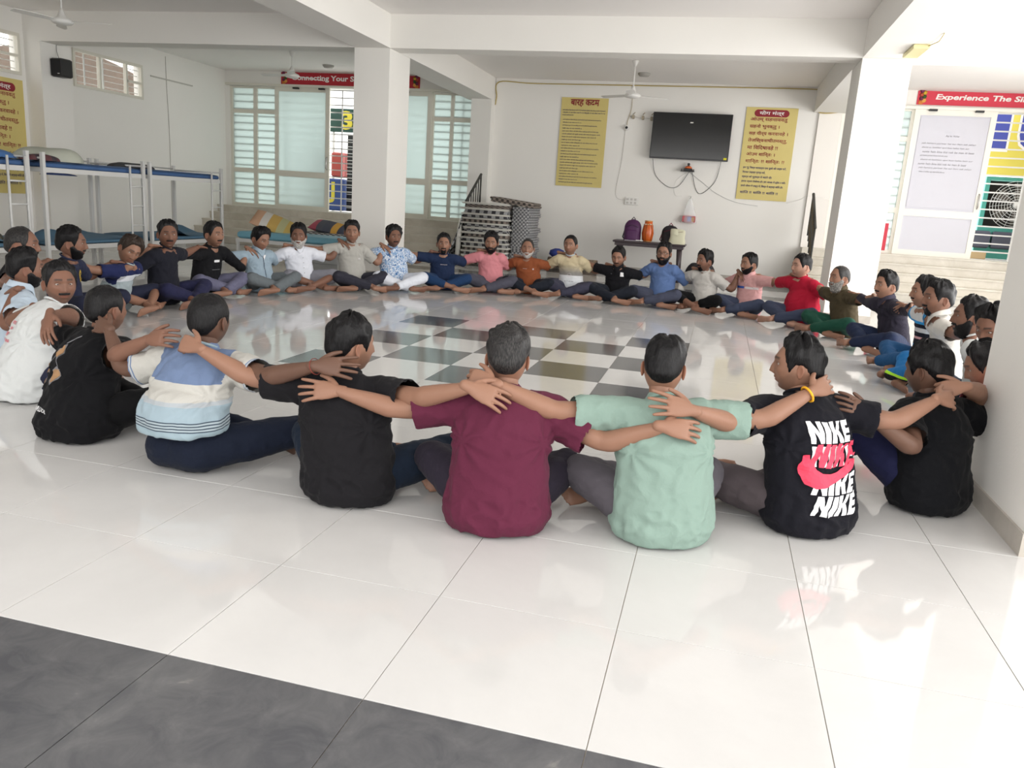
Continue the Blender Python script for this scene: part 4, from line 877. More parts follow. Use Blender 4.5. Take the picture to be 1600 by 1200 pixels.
def cloth(name, spec, rough=.85, bump=.25):
    """spec: colour | ('bands', [(z, colour)...], sleeve list) | ('grad', ...) | ('floral', a, b) | ('check', a, b)"""
    if name in _mats: return _mats[name]
    m, nt, b = new_mat(name); N = nt.nodes; K = nt.links
    b.inputs['Roughness'].default_value = rough; b.inputs['Specular IOR Level'].default_value = .15
    try: b.inputs['Sheen Weight'].default_value = .03
    except Exception: pass
    rest = N.new('ShaderNodeAttribute'); rest.attribute_name = 'rest'; sep = N.new('ShaderNodeSeparateXYZ'); K.new(rest.outputs['Vector'], sep.inputs[0])
    def ramp(src, stops, interp, lo, hi):
        mr = N.new('ShaderNodeMapRange'); mr.inputs[1].default_value = lo; mr.inputs[2].default_value = hi; K.new(src, mr.inputs[0])
        r = N.new('ShaderNodeValToRGB'); r.color_ramp.interpolation = interp; e = r.color_ramp.elements
        while len(e) > 1: e.remove(e[-1])
        for i, (z, c) in enumerate(stops):
            p = min(1, max(0, (z-lo)/(hi-lo)))
            if i == 0: e[0].position = p; q = e[0]
            else: q = e.new(p)
            q.color = srgb(c)
        K.new(mr.outputs[0], r.inputs['Fac']); return r.outputs['Color']
    if isinstance(spec, str): 
        rgb = N.new('ShaderNodeRGB'); rgb.outputs[0].default_value = srgb(spec); colr = rgb.outputs[0]
    elif spec[0] in ('bands', 'grad'):
        colr = ramp(sep.outputs['Z'], spec[1], 'CONSTANT' if spec[0] == 'bands' else 'LINEAR', -.02, .66)
        if len(spec) > 2:
            arm = N.new('ShaderNodeAttribute'); arm.attribute_name = 'arm'; sc = ramp(arm.outputs['Fac'], spec[2], 'CONSTANT', 0, .4)
            gt = N.new('ShaderNodeMath'); gt.operation = 'GREATER_THAN'; gt.inputs[1].default_value = .012; K.new(arm.outputs['Fac'], gt.inputs[0])
            mx = N.new('ShaderNodeMix'); mx.data_type = 'RGBA'; K.new(gt.outputs[0], mx.inputs[0]); K.new(colr, mx.inputs[6]); K.new(sc, mx.inputs[7]); colr = mx.outputs[2]
    elif spec[0] == 'floral':
        n = N.new('ShaderNodeTexNoise'); n.inputs['Scale'].default_value = 26; n.inputs['Detail'].default_value = 2; n.inputs['Distortion'].default_value = 1.4; K.new(rest.outputs['Vector'], n.inputs['Vector'])
        r = N.new('ShaderNodeValToRGB'); r.color_ramp.interpolation = 'CONSTANT'; e = r.color_ramp.elements; e[0].color = srgb(spec[1]); e[1].position = .46; e[1].color = srgb(spec[2]); q = e.new(.56); q.color = srgb(spec[3]); K.new(n.outputs['Fac'], r.inputs['Fac']); colr = r.outputs[0]
    elif spec[0] == 'check':
        w1 = N.new('ShaderNodeTexBrick'); mp = N.new('ShaderNodeVectorMath'); mp.operation = 'SCALE'; mp.inputs[3].default_value = spec[3]; 
        cb = N.new('ShaderNodeCombineXYZ'); K.new(sep.outputs['X'], cb.inputs[0]); K.new(sep.outputs['Z'], cb.inputs[1]); K.new(cb.outputs[0], mp.inputs[0]); K.new(mp.outputs[0], w1.inputs['Vector'])
        w1.offset = 0; w1.inputs['Color1'].default_value = srgb(spec[1]); w1.inputs['Color2'].default_value = srgb(spec[1]); w1.inputs['Mortar'].default_value = srgb(spec[2]); w1.inputs['Mortar Size'].default_value = .05; w1.inputs['Row Height'].default_value = .5; w1.inputs['Brick Width'].default_value = .5; colr = w1.outputs['Color']
    n = N.new('ShaderNodeTexNoise'); n.inputs['Scale'].default_value = 3.5; n.inputs['Detail'].default_value = 4; K.new(rest.outputs['Vector'], n.inputs['Vector'])
    hv = N.new('ShaderNodeMix'); hv.data_type = 'RGBA'; hv.blend_type = 'MULTIPLY'; hv.inputs[0].default_value = .14; K.new(colr, hv.inputs[6]); K.new(n.outputs['Fac'], hv.inputs[7]); K.new(hv.outputs[2], b.inputs['Base Color'])
    tc = N.new('ShaderNodeTexCoord'); n2 = N.new('ShaderNodeTexNoise'); n2.inputs['Scale'].default_value = 22; n2.inputs['Detail'].default_value = 3; n2.inputs['Distortion'].default_value = .8; K.new(tc.outputs['Object'], n2.inputs['Vector'])
    bp = N.new('ShaderNodeBump'); bp.inputs['Strength'].default_value = bump; bp.inputs['Distance'].default_value = .02; K.new(n2.outputs['Fac'], bp.inputs['Height']); K.new(bp.outputs[0], b.inputs['Normal'])
    _mats[name] = m; return m

# ---- limbs
def ik(S, W, l1, l2, pole):
    d = W-S; L = np.linalg.norm(d); u = d/(L+1e-9)
    if L > (l1+l2)*.985: k = L/((l1+l2)*.985); l1 *= k; l2 *= k
    L = max(L, .08); a = (l1*l1-l2*l2+L*L)/(2*L); h = math.sqrt(max(0, l1*l1-a*a)); p = pole-u*(pole@u); return S+u*a+nrm(p)*h
SK = {'fair': '#a98270', 'mid': '#8d6855', 'tan': '#795646', 'dark': '#614639', 'deep': '#4c362c'}
HAIRS = dict(std=dict(top=.022, side=.007, mess=.5), short=dict(top=.013, side=.006, mess=.25), full=dict(top=.028, side=.012, mess=.5), quiff=dict(top=.024, side=.009, quiff=.016, mess=.6), fringe=dict(top=.026, side=.014, quiff=.010, mess=.7), curly=dict(top=.030, side=.014, quiff=.008, mess=.6), thin=dict(top=.009, side=.006, recede=1, mess=.2))
CEN = V3(1.25, -1.05, 0)
PEOPLE = []
def person(**k): PEOPLE.append(k)
def setup(p):
    h = V3(*p['hip'], 0); p['H'] = h; p['head'] = (p['head'][0], p['head'][1], p['head'][2]-(.024 if p.get('near') else 0)); f = nrm(CEN-h) if 'face' not in p else nrm(V3(*p['face'], 0)); f[2] = 0; p['f'] = f; p['l'] = V3(-f[1], f[0], 0)
    hc = V3(*p['head']); p['hc'] = hc; to = nrm(V3(CAM.x-hc[0], CAM.y-hc[1], 0)); rt = V3(-to[1], to[0], 0)   # rt: to the right for one who looks at him from the camera
    a = math.radians(p.get('look', 0)); p['hd'] = nrm(to*math.cos(a)+rt*math.sin(a))
    s = p.get('size', 1.); p['s'] = s; p['N'] = hc-V3(0, 0, .124*s)-p['hd']*.012-f*.022
    wd = p['wd'] = p.get('wd', 1.)*(1. if p.get('near') else .84)
    for sd, sg in (('L', 1), ('R', -1)): p['S'+sd] = p['N']+p['l']*sg*(.165*s*wd if p.get('near') else .175*s*wd)-V3(0, 0, .075*s)+f*.0
def leg_pts(p, j):
    """cross-legged by default; p['legs'] may give knee and ankle (forward, left, up) for L and R"""
    s = p['s']; d = {'Lk': (.26, .30, .19), 'La': (.42, -.13, .070), 'Rk': (.26, -.30, .19), 'Ra': (.34, .15, .045), 'Lf': (-.38, -1, -.10), 'Rf': (-.40, 1, -.0), 'Lu': (.8, 0, .6), 'Ru': (.8, 0, .6)}
    if p.get('flip'): d.update({'La': (.34, -.15, .045), 'Ra': (.42, .13, .070), 'Lf': (-.40, -1, 0), 'Rf': (-.38, 1, -.10)})
    d.update(p.get('legs', {})); v = d[j]; w_ = p['f']*v[0]+p['l']*v[1]+V3(0, 0, v[2]); return (w_*s+p['H']) if j[1] in 'ka' else nrm(w_)
def build_person(p, idx):
    near = p.get('near', 0); s = p['s']; f, l, H, N, hc = p['f'], p['l'], p['H'], p['N'], p['hc']; Z = V3(0, 0, 1); wd = p['wd']; hs = 1.0 if near else 1.11; dp = 1. if near else .88; bel = p.get('belly', 0)
    root = empty(p.get('name', 'person'), tuple(H), label=p['label'], cat='person', group='men sitting in a ring on the floor'); O = H
    skin = srgb(SK[p.get('skin', 'tan')]); seed = idx*3.7
    pel = H+Z*.11*s-f*.0; chest = lerp(pel, N, .62)-f*.035*s; waist = lerp(pel, N, .30)-f*.030*s
    # arms
    A = {}
    for sd, sg in (('L', 1), ('R', -1)):
        S = p['S'+sd]; W = p['W'+sd]; E = ik(S, W, .285*s, .255*s, p['pole'+sd]); A[sd] = (S, E, W)
    body = loft([pel+Z*.0, waist, chest, lerp(chest, N, .6), N-Z*.01], np.array([.15, .13, .145, .13, .055])*s*wd, np.array([.10, .09, .10, .085, .05])*s, ref=l, n=18)
    nb = hc-Z*.075*s-p['hd']*.022; body.join(loft([N-Z*.05, N+Z*.01, nb, nb+Z*.05+p['hd']*.008], np.array([.066, .054, .052, .05])*s, n=14, round_=(0, 0)))
    for sd, sg in (('L', 1), ('R', -1)):
        S, E, W = A[sd]; u = nrm(W-E); body.join(loft([N-Z*.06*s+l*sg*.07*s, S, lerp(S, E, .5), E-nrm(E-S)*.02], np.array([.05, .056, .050, .043])*s, n=12))
        body.join(loft([lerp(S, E, .93), E+u*.03, lerp(E, W, .35), lerp(E, W, .75), W], np.array([.041, .046, .042, .0315, .0235])*s, n=12))
        Hj = H+l*sg*.085*s+Z*.10*s; K = leg_pts(p, sd+'k'); An = leg_pts(p, sd+'a'); body.join(loft([Hj, lerp(Hj, K, .5), K], np.array([.07, .06, .042])*s, n=12)); body.join(loft([K, lerp(K, An, .35), lerp(K, An, .8), An], np.array([.042, .048, .034, .033])*s, n=12))
    body = remesh(body, .010 if near else .0135, 4)
    for sd in 'LR':
        S, E, W = A[sd]; d = nrm(p['hdir'+sd]); d = nrm(d*.92+nrm(W-E)*.15); n_ = p['hup'+sd]; n_ = nrm(n_-d*(n_@d)); x = np.cross(d, n_)
        body.join(get_hand(sd, p.get('hk'+sd, 'rest'), near).xf(np.stack([x, d, n_], 1)*s*1.03, W+nrm(W-E)*.004))
        An = leg_pts(p, sd+'a'); fd = leg_pts(p, sd+'f'); up = leg_pts(p, sd+'u') if 'Lu' in p.get('legs', {}) else nrm(leg_pts(p, sd+'k')-An); up = nrm(up-fd*(up@fd)); x = np.cross(fd, up); ft = FOOT[1 if near else 0].xf(np.stack([x, fd, up], 1)*s, An)
        dz = .004-ft.V[:, 2].min(); ft.V[:, 2] += max(dz, 0); body.join(ft)
    # head
    pr = dict(w=p.get('hw', 1.), fat=p.get('fat', .3), nose=p.get('nose', 1.), stubble=p.get('stubble', .25))
    P = head_shape(pr); hd = p['hd']; pit = math.radians(p.get('pitch', 0)); fw = nrm(hd*math.cos(pit)-Z*math.sin(pit)); up = nrm(Z-fw*(Z@fw)); rl = math.radians(p.get('roll', 0)); lf = np.cross(up, fw); up2 = up*math.cos(rl)+lf*math.sin(rl)
    R3 = np.stack([np.cross(fw, up2), fw, up2], 1)*s*1.04*hs; nbody = len(body.V)
    body.join(Msh(P, HL, HT).xf(R3, hc)); body.join(EARS.xf(R3, hc)); body.V -= O
    me = body.mesh('body'); C = np.tile(np.array([*skin[:3], 1.]), (len(body.V), 1)); C[nbody:nbody+len(P), :3] = head_color(P, skin, pr)
    C[nbody+len(P):, :3] *= V3(.98, .86, .82); hv = (vnoise((body.V+seed)*9)-.5)*.10; C[:, :3] *= (1+hv)[:, None]; C = np.clip(C, 0, 1)
    at = me.attributes.new('Col', 'FLOAT_COLOR', 'POINT')
    if len(me.vertices) == len(C): at.data.foreach_set('color', C.astype(np.float32).ravel())
    me.materials.append(M_SKIN); bo = D.objects.new('body', me); COL.objects.link(bo); bo.parent = root
    def part(name, ms, m_, parent=root, label=None):
        me = ms.mesh(name); me.materials.append(m_); o = D.objects.new(name, me); COL.objects.link(o); o.parent = parent
        if label: o['label'] = label
        return o
    hm = hair_mesh(P, HAIRS[p.get('hair', 'std')], seed).xf(R3, hc-O); part('hair', hm, MH[p.get('hc_', 'black')])
    if p.get('beard'): part('beard', beard_mesh(P, p['beard'], seed).xf(R3, hc-O), MH[p.get('bc', 'black')])
    for sg in (1, -1):
        i = np.argmin((P[:, 0]-sg*.031)**2+(P[:, 2]-.008)**2+(P[:, 1] < 0)*9); e = D.objects.new('eye', EYE); COL.objects.link(e); e.parent = root
        c = V3(sg*.031, P[i, 1]-.0035, .0085); M4 = np.eye(4); M4[:3, :3] = R3; M4[:3, 3] = R3 @ c+hc-O; e.matrix_local = Matrix(M4.tolist())
    # pants
    pl = p.get('shin', 1.); pm = loft([H+Z*.10*s+l*.085*s-f*.005, H+Z*.10*s-l*.085*s-f*.005], [.103*s, .103*s], [.115*s, .115*s], ref=(0, 0, 1), n=18)
    for sd, sg in (('L', 1), ('R', -1)):
        Hj = H+l*sg*.085*s+Z*.105*s; K = leg_pts(p, sd+'k'); An = leg_pts(p, sd+'a'); r = p.get('loose', 1.)
        pm.join(loft([Hj, lerp(Hj, K, .5), K-nrm(K-Hj)*.005], np.array([.100, .094, .078])*s*r, n=14))
        if pl > 0: pm.join(loft([K, lerp(K, An, .4*pl), lerp(K, An, .88*pl)], np.array([.074, .068*r, .052*r])*s, n=14, round_=(1, 0)))
    pm.V[:, 2] = np.maximum(pm.V[:, 2], .006); pm = remesh(pm, .011 if near else .014, 4); Nn = vnormals(pm); q = pm.V-O
    fo = (vnoise(q*V3(20, 20, 30)+seed)-.5)*.5+(vnoise(q*V3(46, 46, 60)+seed)-.5)*.25; pm.V = pm.V+Nn*(fo*.020)[:, None]; pm.V[:, 2] = np.maximum(pm.V[:, 2], .004)
    def attrs(o, ms):
        me = o.data; q = ms.V; R = np.stack([q @ l, q @ f, q[:, 2]/s], 1); a = me.attributes.new('rest', 'FLOAT_VECTOR', 'POINT'); a.data.foreach_set('vector', R.astype(np.float32).ravel())
    pm.V -= O; po = part('trousers', pm, p['pants']); attrs(po, pm)
    # shirt
    hem = p.get('hem', .02); k_ = wd; hf = p.get('flare', 1.)
    shp = H+Z*(hem+.085)*s-f*.012
    tor = loft([shp-Z*.045, lerp(pel, waist, .7)+f*bel*.04, waist+(chest-waist)*.45+f*bel*.03, chest, lerp(chest, N, .50), lerp(chest, N, .80), N-Z*.012], np.array([.222*hf, .208+bel*.03, .200+bel*.02, .206, .190, .135, .072])*s*k_, np.array([.172*hf+bel*.03, .152+bel*.05, .140+bel*.03, .134, .112, .085, .062])*s*dp, ref=l, n=24, round_=(1, 1))
    sl = p.get('sleeve', .74); cuffs = []
    for sd, sg in (('L', 1), ('R', -1)):
        S, E, W = A[sd]; d = nrm(E-S); inner = lerp(chest, N, .45)+l*sg*.06*s
        if sl <= 1: 
            c = S+d*.285*s*sl; pts = [inner, lerp(inner, S, .6), S+d*.02, lerp(S, c, .6)-Z*.004, c-Z*.008]; rr = np.array([.092, .092, .085, .080, .080])*s*(1. if near else .86)*p.get('sw', 1.)
            tor.join(loft(pts, rr, rr*.92, n=16, round_=(1, 0))); cuffs.append((c, d, .10*s))
        else:
            c = lerp(E, W, sl-1); tor.join(loft([inner, S, lerp(S, E, .5), E], np.array([.085, .076, .062, .054])*s, n=16)); tor.join(loft([lerp(S, E, .9), E, lerp(E, c, .5), c], np.array([.05, .055, .05, .045])*s, n=14, round_=(1, 0))); cuffs.append((c, nrm(W-E), .08*s))
    tor.V[:, 2] = np.maximum(tor.V[:, 2], .010 if hem < .1 else hem*s-.012)
    sh = remesh(tor, .0085 if near else .0125, 5 if near else 4, .5)
    fc = sh.fcen(); Nn = vnormals(sh); q4 = sh.L.reshape(-1, 4); fn = nrm_rows(np.cross(sh.V[q4[:, 2]]-sh.V[q4[:, 0]], sh.V[q4[:, 3]]-sh.V[q4[:, 1]])); kp = np.ones(len(fc), bool)
    sgn = np.sign(((sh.V-sh.V.mean(0))*Nn).sum()); Nn *= sgn; fn *= sgn
    for c, d, r in cuffs: kp &= ~((np.abs((fc-c) @ d) < .02) & (np.linalg.norm(fc-c, axis=1) < r) & (fn @ d > .72))
    # folds: vertical-ish ripples on the back, rays from the armpits, bunching at the hem
    q = sh.V-O; lx = q @ l; ly = q @ f; lz = q[:, 2]; armd = np.zeros(len(q))
    for sd in 'LR':
        S, E, W = A[sd]; d = nrm(E-S); t = (sh.V-S) @ d; lat = np.abs((sh.V-N) @ l); armd = np.maximum(armd, np.where((lat > .185*s*wd) & (t > 0) & (np.linalg.norm(sh.V-S-np.outer(t, d), axis=1) < .13), t, 0))
    fo = (vnoise(np.stack([lx*26+lz*10, ly*20, lz*9], 1)+seed)-.5)*.55+(vnoise(np.stack([lx*14-lz*22, ly*14, lz*18], 1)+seed*2)-.5)*.6
    fo = -np.abs(fo)*1.6+.25; hemk = 1+1.2*np.exp(-((lz-.10)/.07)**2)
    for sd, sg in (('L', 1), ('R', -1)):
        ap = p['S'+sd]-O-V3(0, 0, .10*s); dx = lx-ap @ l; dz = lz-ap[2]; an = np.arctan2(dz, -sg*dx); rr = np.hypot(dx, dz); fo = fo+.5*np.sin(an*9+seed+1.5*vnoise(np.stack([an*2, rr*8, ly*6], 1)))*np.exp(-rr/.16)*(rr > .02)
    amp = (.0145 if near else .011)*p.get('folds', 1.); sh.V = sh.V+Nn*(fo*amp*hemk)[:, None]; sh.V[:, 2] = np.maximum(sh.V[:, 2], .006)
    sh.V -= O; sh, used = sh.keep(kp); so = part('shirt', sh, p['shirt'], label=p.get('shirt_label')); attrs(so, sh); a = so.data.attributes.new('arm', 'FLOAT', 'POINT'); a.data.foreach_set('value', (armd/s)[used].astype(np.float32))
    if p.get('collar'):
        cb = MB(); n = 28; up_ = nrm(nb-N); F0 = nrm(f-up_*(f@up_)); L0 = np.cross(up_, F0)
        def cf(u, v):
            q = u*2*PI; r = lerp(.060, .074, v)*s*(1+.10*(math.cos(q) < -.5)); open_ = max(0, math.cos(q))**6
            return tuple((N-O)+up_*(lerp(.045, .004, v)*s-.050*open_*s*(.4+v))+(F0*math.cos(q)*(1.05+.25*open_*v)+L0*math.sin(q))*r)
        cb.grid(cf, n, 5, wrapu=True); co = cb.build('collar', p.get('collar_m', p['shirt']), root); md = co.modifiers.new('s', 'SOLIDIFY'); md.thickness = .004
    else:
        up_ = nrm(nb-N); F0 = nrm(f-up_*(f@up_)); L0 = np.cross(up_, F0); ring = [tuple((N-O)+up_*(.012*s-.012*math.cos(q))+(F0*math.cos(q)*1.12+L0*math.sin(q))*.060*s) for q in np.linspace(0, 2*PI, 25)]
        cb = MB(); cb.tube(ring, .0075*s, 6, cap=False); cb.build('neckband', p.get('band_m', p['shirt']), root)
    p.update(root=root, shirt_o=so, O=O, A=A, R3=R3); return root
# ---- who sits where (in order around the ring, each one's right-hand neighbour follows)
person(key='white_tee', near=1, hip=(-.67, -4.63), head=(-.60, -4.42, .68), look=15, size=1.02, skin='tan', hair='std', beard='must', stubble=.4, shirt=cloth('white_cotton', '#d3d6d6'), pants=cloth('navy_trousers', '#2b2e41'), label='man in a white t-shirt with red words, turning his moustached face to the camera')
person(key='print_tee', near=1, hip=(.11, -5.07), head=(.11, -4.86, .645), look=125, skin='tan', hair='short', shirt=cloth('black_cotton', '#0f0f12'), pants=cloth('black_trousers', '#0e0e10'), flare=1.12, label='boy in a black t-shirt printed with tan hands on its back')
person(key='striped_tee', near=1, hip=(.89, -5.29), head=(.91, -5.12, .70), look=145, skin='dark', hair='short', hem=.205, shirt=cloth('striped_jersey', ('bands', [(-.02, '#97aab3'), (.226, '#3e4a58'), (.232, '#a3b0b6'), (.239, '#3e4a58'), (.245, '#a3b0b6'), (.252, '#3e4a58'), (.258, '#a3b0b6'), (.265, '#3e4a58'), (.271, '#98aab4'), (.335, '#a9afb4'), (.352, '#bcbab4'), (.425, '#6b7c9b')], [(0, '#bbb9b3'), (.19, '#6b7c9b'), (.196, '#b5b8b8'), (.204, '#6b7c9b')])), pants=cloth('midnight_trousers', '#161c2b'), legs={'Rk': (.33, -.42, .17), 'Ra': (.52, -.30, .06), 'Rf': (.5, -.8, 0)}, label='boy in a blue, cream and grey striped t-shirt seen from behind')
person(key='plain_black_tee', near=1, hip=(1.73, -5.31), head=(1.67, -5.19, .675), look=118, skin='mid', hair='full', shirt=cloth('charcoal_cotton', '#19181b'), pants=cloth('dark_jeans', '#1a2433'), flare=.95, legs={'Rk': (.36, -.40, .16), 'Ra': (.55, -.16, .06)}, label='young man in a plain charcoal t-shirt, back to us, head turned right')
person(key='maroon_tee', near=1, hip=(2.41, -5.34), head=(2.385, -5.22, .70), look=176, pitch=12, skin='mid', hair='full', hc_='salt', shirt=cloth('maroon_cotton', '#5a2439'), pants=cloth('plum_trousers', '#2a2530'), flare=1.02, wd=1.0, label='man in a maroon t-shirt seen squarely from behind')
person(key='mint_tee', near=1, hip=(3.07, -5.18), head=(3.01, -5.06, .705), look=178, pitch=12, skin='mid', hair='std', shirt=cloth('mint_cotton', '#83998f'), pants=cloth('grey_trousers', '#555157'), flare=1.0, stubble=.6, label='man in a pale mint t-shirt seen from behind')
person(key='slogan_tee', near=1, hip=(3.68, -4.81), head=(3.57, -4.67, .705), look=-88, skin='mid', hair='fringe', shirt=cloth('black_blue_cotton', '#14141b'), pants=cloth('taupe_trousers', '#51494c'), legs={'Lk': (.40, .36, .14), 'La': (.62, .12, .06)}, label='young man in a black t-shirt with a big white and red slogan down its back')
person(key='pillar_tee', near=1, hip=(4.28, -4.29), head=(4.22, -4.17, .665), look=-115, pitch=10, skin='dark', hair='curly', shirt=cloth('soft_black_cotton', '#0d0e12'), pants=cloth('indigo_trousers', '#1f2140'), legs={'Lk': (.30, .22, .34), 'La': (.58, .24, .06), 'Rk': (.34, -.12, .30), 'Ra': (.60, -.05, .06), 'Lf': (1, .3, 0), 'Rf': (1, -.2, 0), 'Lu': (0, 0, 1), 'Ru': (0, 0, 1)}, label='curly-haired man in a black t-shirt leaning against the near pillar')
person(key='pink_peeking', near=1, hip=(4.97, -3.50), head=(4.63, -3.66, .64), look=-80, pitch=25, skin='mid', hair='fringe', shirt=cloth('rose_cotton', '#c06a75'), pants=cloth('grey_trousers', '#555157'), label='young man in a rose shirt peeking out low behind the near pillar')
person(key='grey_curly', hip=(5.12, -2.80), head=(4.90, -2.80, .735), look=-35, pitch=20, skin='tan', hair='curly', beard='must', stubble=.4, shirt=cloth('ash_cotton', '#9b9a9c'), pants=cloth('navy_trousers', '#2b2e41'), label='curly-haired moustached man looking down beside the near pillar')
person(key='logo_white', hip=(5.12, -2.15), head=(4.93, -2.20, .73), look=-78, skin='tan', hair='quiff', beard='full', shirt=cloth('white_cotton', '#d3d6d6'), pants=cloth('dark_jeans', '#1a2433'), label='full-bearded man in a white t-shirt with a small black bird logo')
person(key='polo_white', hip=(5.12, -1.22), head=(4.95, -1.20, .76), look=-62, size=1.04, skin='tan', hair='quiff', beard='goat', collar=1, shirt=cloth('offwhite_pique', '#cfccc6'), pants=cloth('sport_trousers', ('bands', [(-.02, '#15161c'), (.10, '#b6f23c'), (.125, '#1f6fae')])), label='man in an off-white polo shirt with a goatee')
person(key='striped_sport', hip=(5.15, -.42), head=(5.03, -.40, .745), look=-70, skin='mid', hair='fringe', beard='must', shirt=cloth('sport_stripes', ('bands', [(-.02, '#b9bbbb'), (.13, '#1d1f28'), (.145, '#c2c3c3'), (.23, '#3a9bd9'), (.275, '#20222c'), (.33, '#d7a6a8'), (.35, '#20222c'), (.39, '#d2d4d5'), (.43, '#20222c'), (.465, '#3a9bd9'), (.49, '#d2d4d5')], [(0, '#3a9bd9'), (.1, '#20222c'), (.16, '#3a9bd9')])), pants=cloth('blue_sport_trousers', '#24507c'), label='man in a t-shirt striped black, pink, blue and white')
person(key='check_shirt', hip=(5.08, .75), head=(4.93, .78, .70), look=-55, size=1.05, skin='mid', hair='quiff', beard='must', stubble=.2, collar=1, sleeve=1.8, shirt=cloth('dark_check', ('check', '#26242e', '#3a3643', 16)), pants=cloth('navy_sport_trousers', '#232c45'), label='smiling moustached man in a dark long-sleeved checked shirt')
person(key='olive_polo', hip=(4.72, 1.75), head=(4.60, 1.76, .68), look=-55, size=1.04, skin='mid', hair='thin', hc_='salt', beard='long', bc='saltb', collar=1, shirt=cloth('olive_pique', '#4d4433'), pants=cloth('green_trousers', '#1f4a3c'), label='greying long-bearded man in an olive polo shirt and green trousers')
person(key='red_tee', hip=(4.32, 2.40), head=(4.22, 2.42, .745), look=-58, size=1.08, skin='fair', hair='std', fat=1, hw=1.06, wd=1.12, belly=1, shirt=cloth('red_cotton', '#ab1c35'), pants=cloth('slate_trousers', '#3d4459'), label='heavy-set man in a bright red t-shirt')
person(key='pink_polo', hip=(3.65, 2.95), head=(3.60, 2.97, .69), look=-50, size=1.04, skin='mid', hair='std', beard='short', collar=1, shirt=cloth('pink_pique', '#cf9f9e'), pants=cloth('slate_trousers', '#3d4459'), label='man in a pink polo shirt with a blue and pale chest band')
person(key='stone_tee', hip=(3.05, 3.04), head=(3.01, 3.04, .68), look=-48, size=1.04, skin='tan', hair='quiff', beard='goat', shin=.55, flip=1, shirt=cloth('stone_cotton', '#c3c0bb'), pants=cloth('black_trousers', '#0e0e10'), label='man in a loose stone-grey t-shirt and black trousers looking to the left')
person(key='blue_tee', hip=(2.46, 3.14), head=(2.44, 3.12, .735), look=-12, size=1.06, skin='mid', hair='full', beard='full', glasses=1, sleeve=1.0, shirt=cloth('blue_cotton', '#6079a8'), pants=cloth('steel_trousers', '#464a5b'), label='bearded man with glasses in a blue t-shirt')
person(key='black_polo', hip=(1.81, 3.16), head=(1.81, 3.10, .635), look=-15, pitch=14, size=1.04, skin='mid', hair='std', beard='must', stubble=.5, collar=1, flip=1, shirt=cloth('black_pique', '#18181c'), pants=cloth('ink_trousers', '#232730'), label='man in a black polo shirt with a white chest badge')
person(key='ombre_tee', hip=(1.14, 3.19), head=(1.09, 3.17, .745), look=-18, size=1.04, skin='mid', hair='short', shirt=cloth('ombre_cotton', ('grad', [(-.02, '#b9c6d6'), (.12, '#d6dbe2'), (.305, '#dfe1e4'), (.310, '#8a8886'), (.345, '#8d8a85'), (.41, '#b3a992'), (.46, '#c9bb9b')], [(0, '#c9bb9b')])), pants=cloth('dusk_trousers', '#3d3d4d'), label='smiling young man in a t-shirt fading from beige through grey to white')
person(key='brown_tee', hip=(.53, 3.09), head=(.48, 3.05, .655), look=-4, size=1.04, skin='mid', hair='thin', hc_='salt', beard='short', bc='grey', flip=1, shin=.7, shirt=cloth('brown_cotton', '#8a4d30'), pants=cloth('ink_trousers', '#232730'), label='grey-bearded man in a rust-brown t-shirt')
person(key='pink_tee', hip=(-.01, 2.90), head=(-.02, 2.86, .71), look=-6, size=1.05, pitch=8, skin='mid', hair='full', beard='full', shirt=cloth('pink_cotton', '#cf868d'), pants=cloth('graphite_trousers', '#4c4c58'), label='black-bearded man in a pink t-shirt')
person(key='navy_tee', hip=(-.64, 2.58), head=(-.63, 2.52, .655), look=2, size=1.04, skin='mid', hair='std', beard='goat', flip=1, shin=.75, shirt=cloth('navy_cotton', '#202d49'), pants=cloth('navy_jersey', '#213a5e'), label='man in a navy t-shirt and blue track trousers with a thin white chest line')
person(key='floral_shirt', hip=(-1.17, 2.08), head=(-1.20, 2.04, .725), look=22, size=1.06, skin='tan', hair='curly', beard='must', stubble=.5, wd=1.08, shirt=cloth('floral_cotton', ('floral', '#86a6cc', '#dfe6ee', '#4b74a8')), pants=cloth('white_trousers', '#dde1ea'), label='man in a blue and white floral shirt and white trousers')
person(key='grey_tee', hip=(-1.61, 1.66), head=(-1.62, 1.61, .765), look=0, size=1.06, skin='mid', hair='quiff', flip=1, shirt=cloth('melange_cotton', '#b0aea8'), pants=cloth('anthracite_trousers', '#34343e'), label='young man in a heather-grey t-shirt in front of the far pillar')
person(key='white_shirt', hip=(-2.11, 1.16), head=(-2.13, 1.10, .69), look=-4, size=1.06, skin='tan', hair='full', beard='full', bc='grey', collar=1, shin=0, loose=1.15, shirt=cloth('white_shirting', '#e2e5ee'), pants=cloth('pale_shorts', '#8d8d96'), label='grey-bearded man in a white open-collared shirt with bare shins')
person(key='sky_shirt', hip=(-2.36, .58), head=(-2.36, .57, .65), look=40, pitch=18, size=1.05, skin='mid', hair='quiff', collar=1, sleeve=.9, shirt=cloth('sky_shirting', '#9cafbd'), pants=cloth('pewter_trousers', '#6b7276'), label='young man in a light blue-grey button shirt looking down to the right')
person(key='black_tee', hip=(-2.67, -.10), head=(-2.58, -.06, .70), look=42, size=1.06, skin='mid', hair='std', beard='must', sleeve=1.15, shirt=cloth('jet_cotton', '#19191c'), pants=cloth('lilac_trousers', '#6b6b83'), label='moustached man in a black half-sleeved t-shirt with a white chest tag')
person(key='ink_tee', hip=(-2.50, -1.05), head=(-2.44, -1.06, .735), look=12, size=1.04, skin='tan', hair='std', beard='must', shirt=cloth('ink_cotton', '#22232c'), pants=cloth('violet_navy_trousers', '#292a47'), label='moustached man in a faded ink-blue t-shirt glancing at the camera')
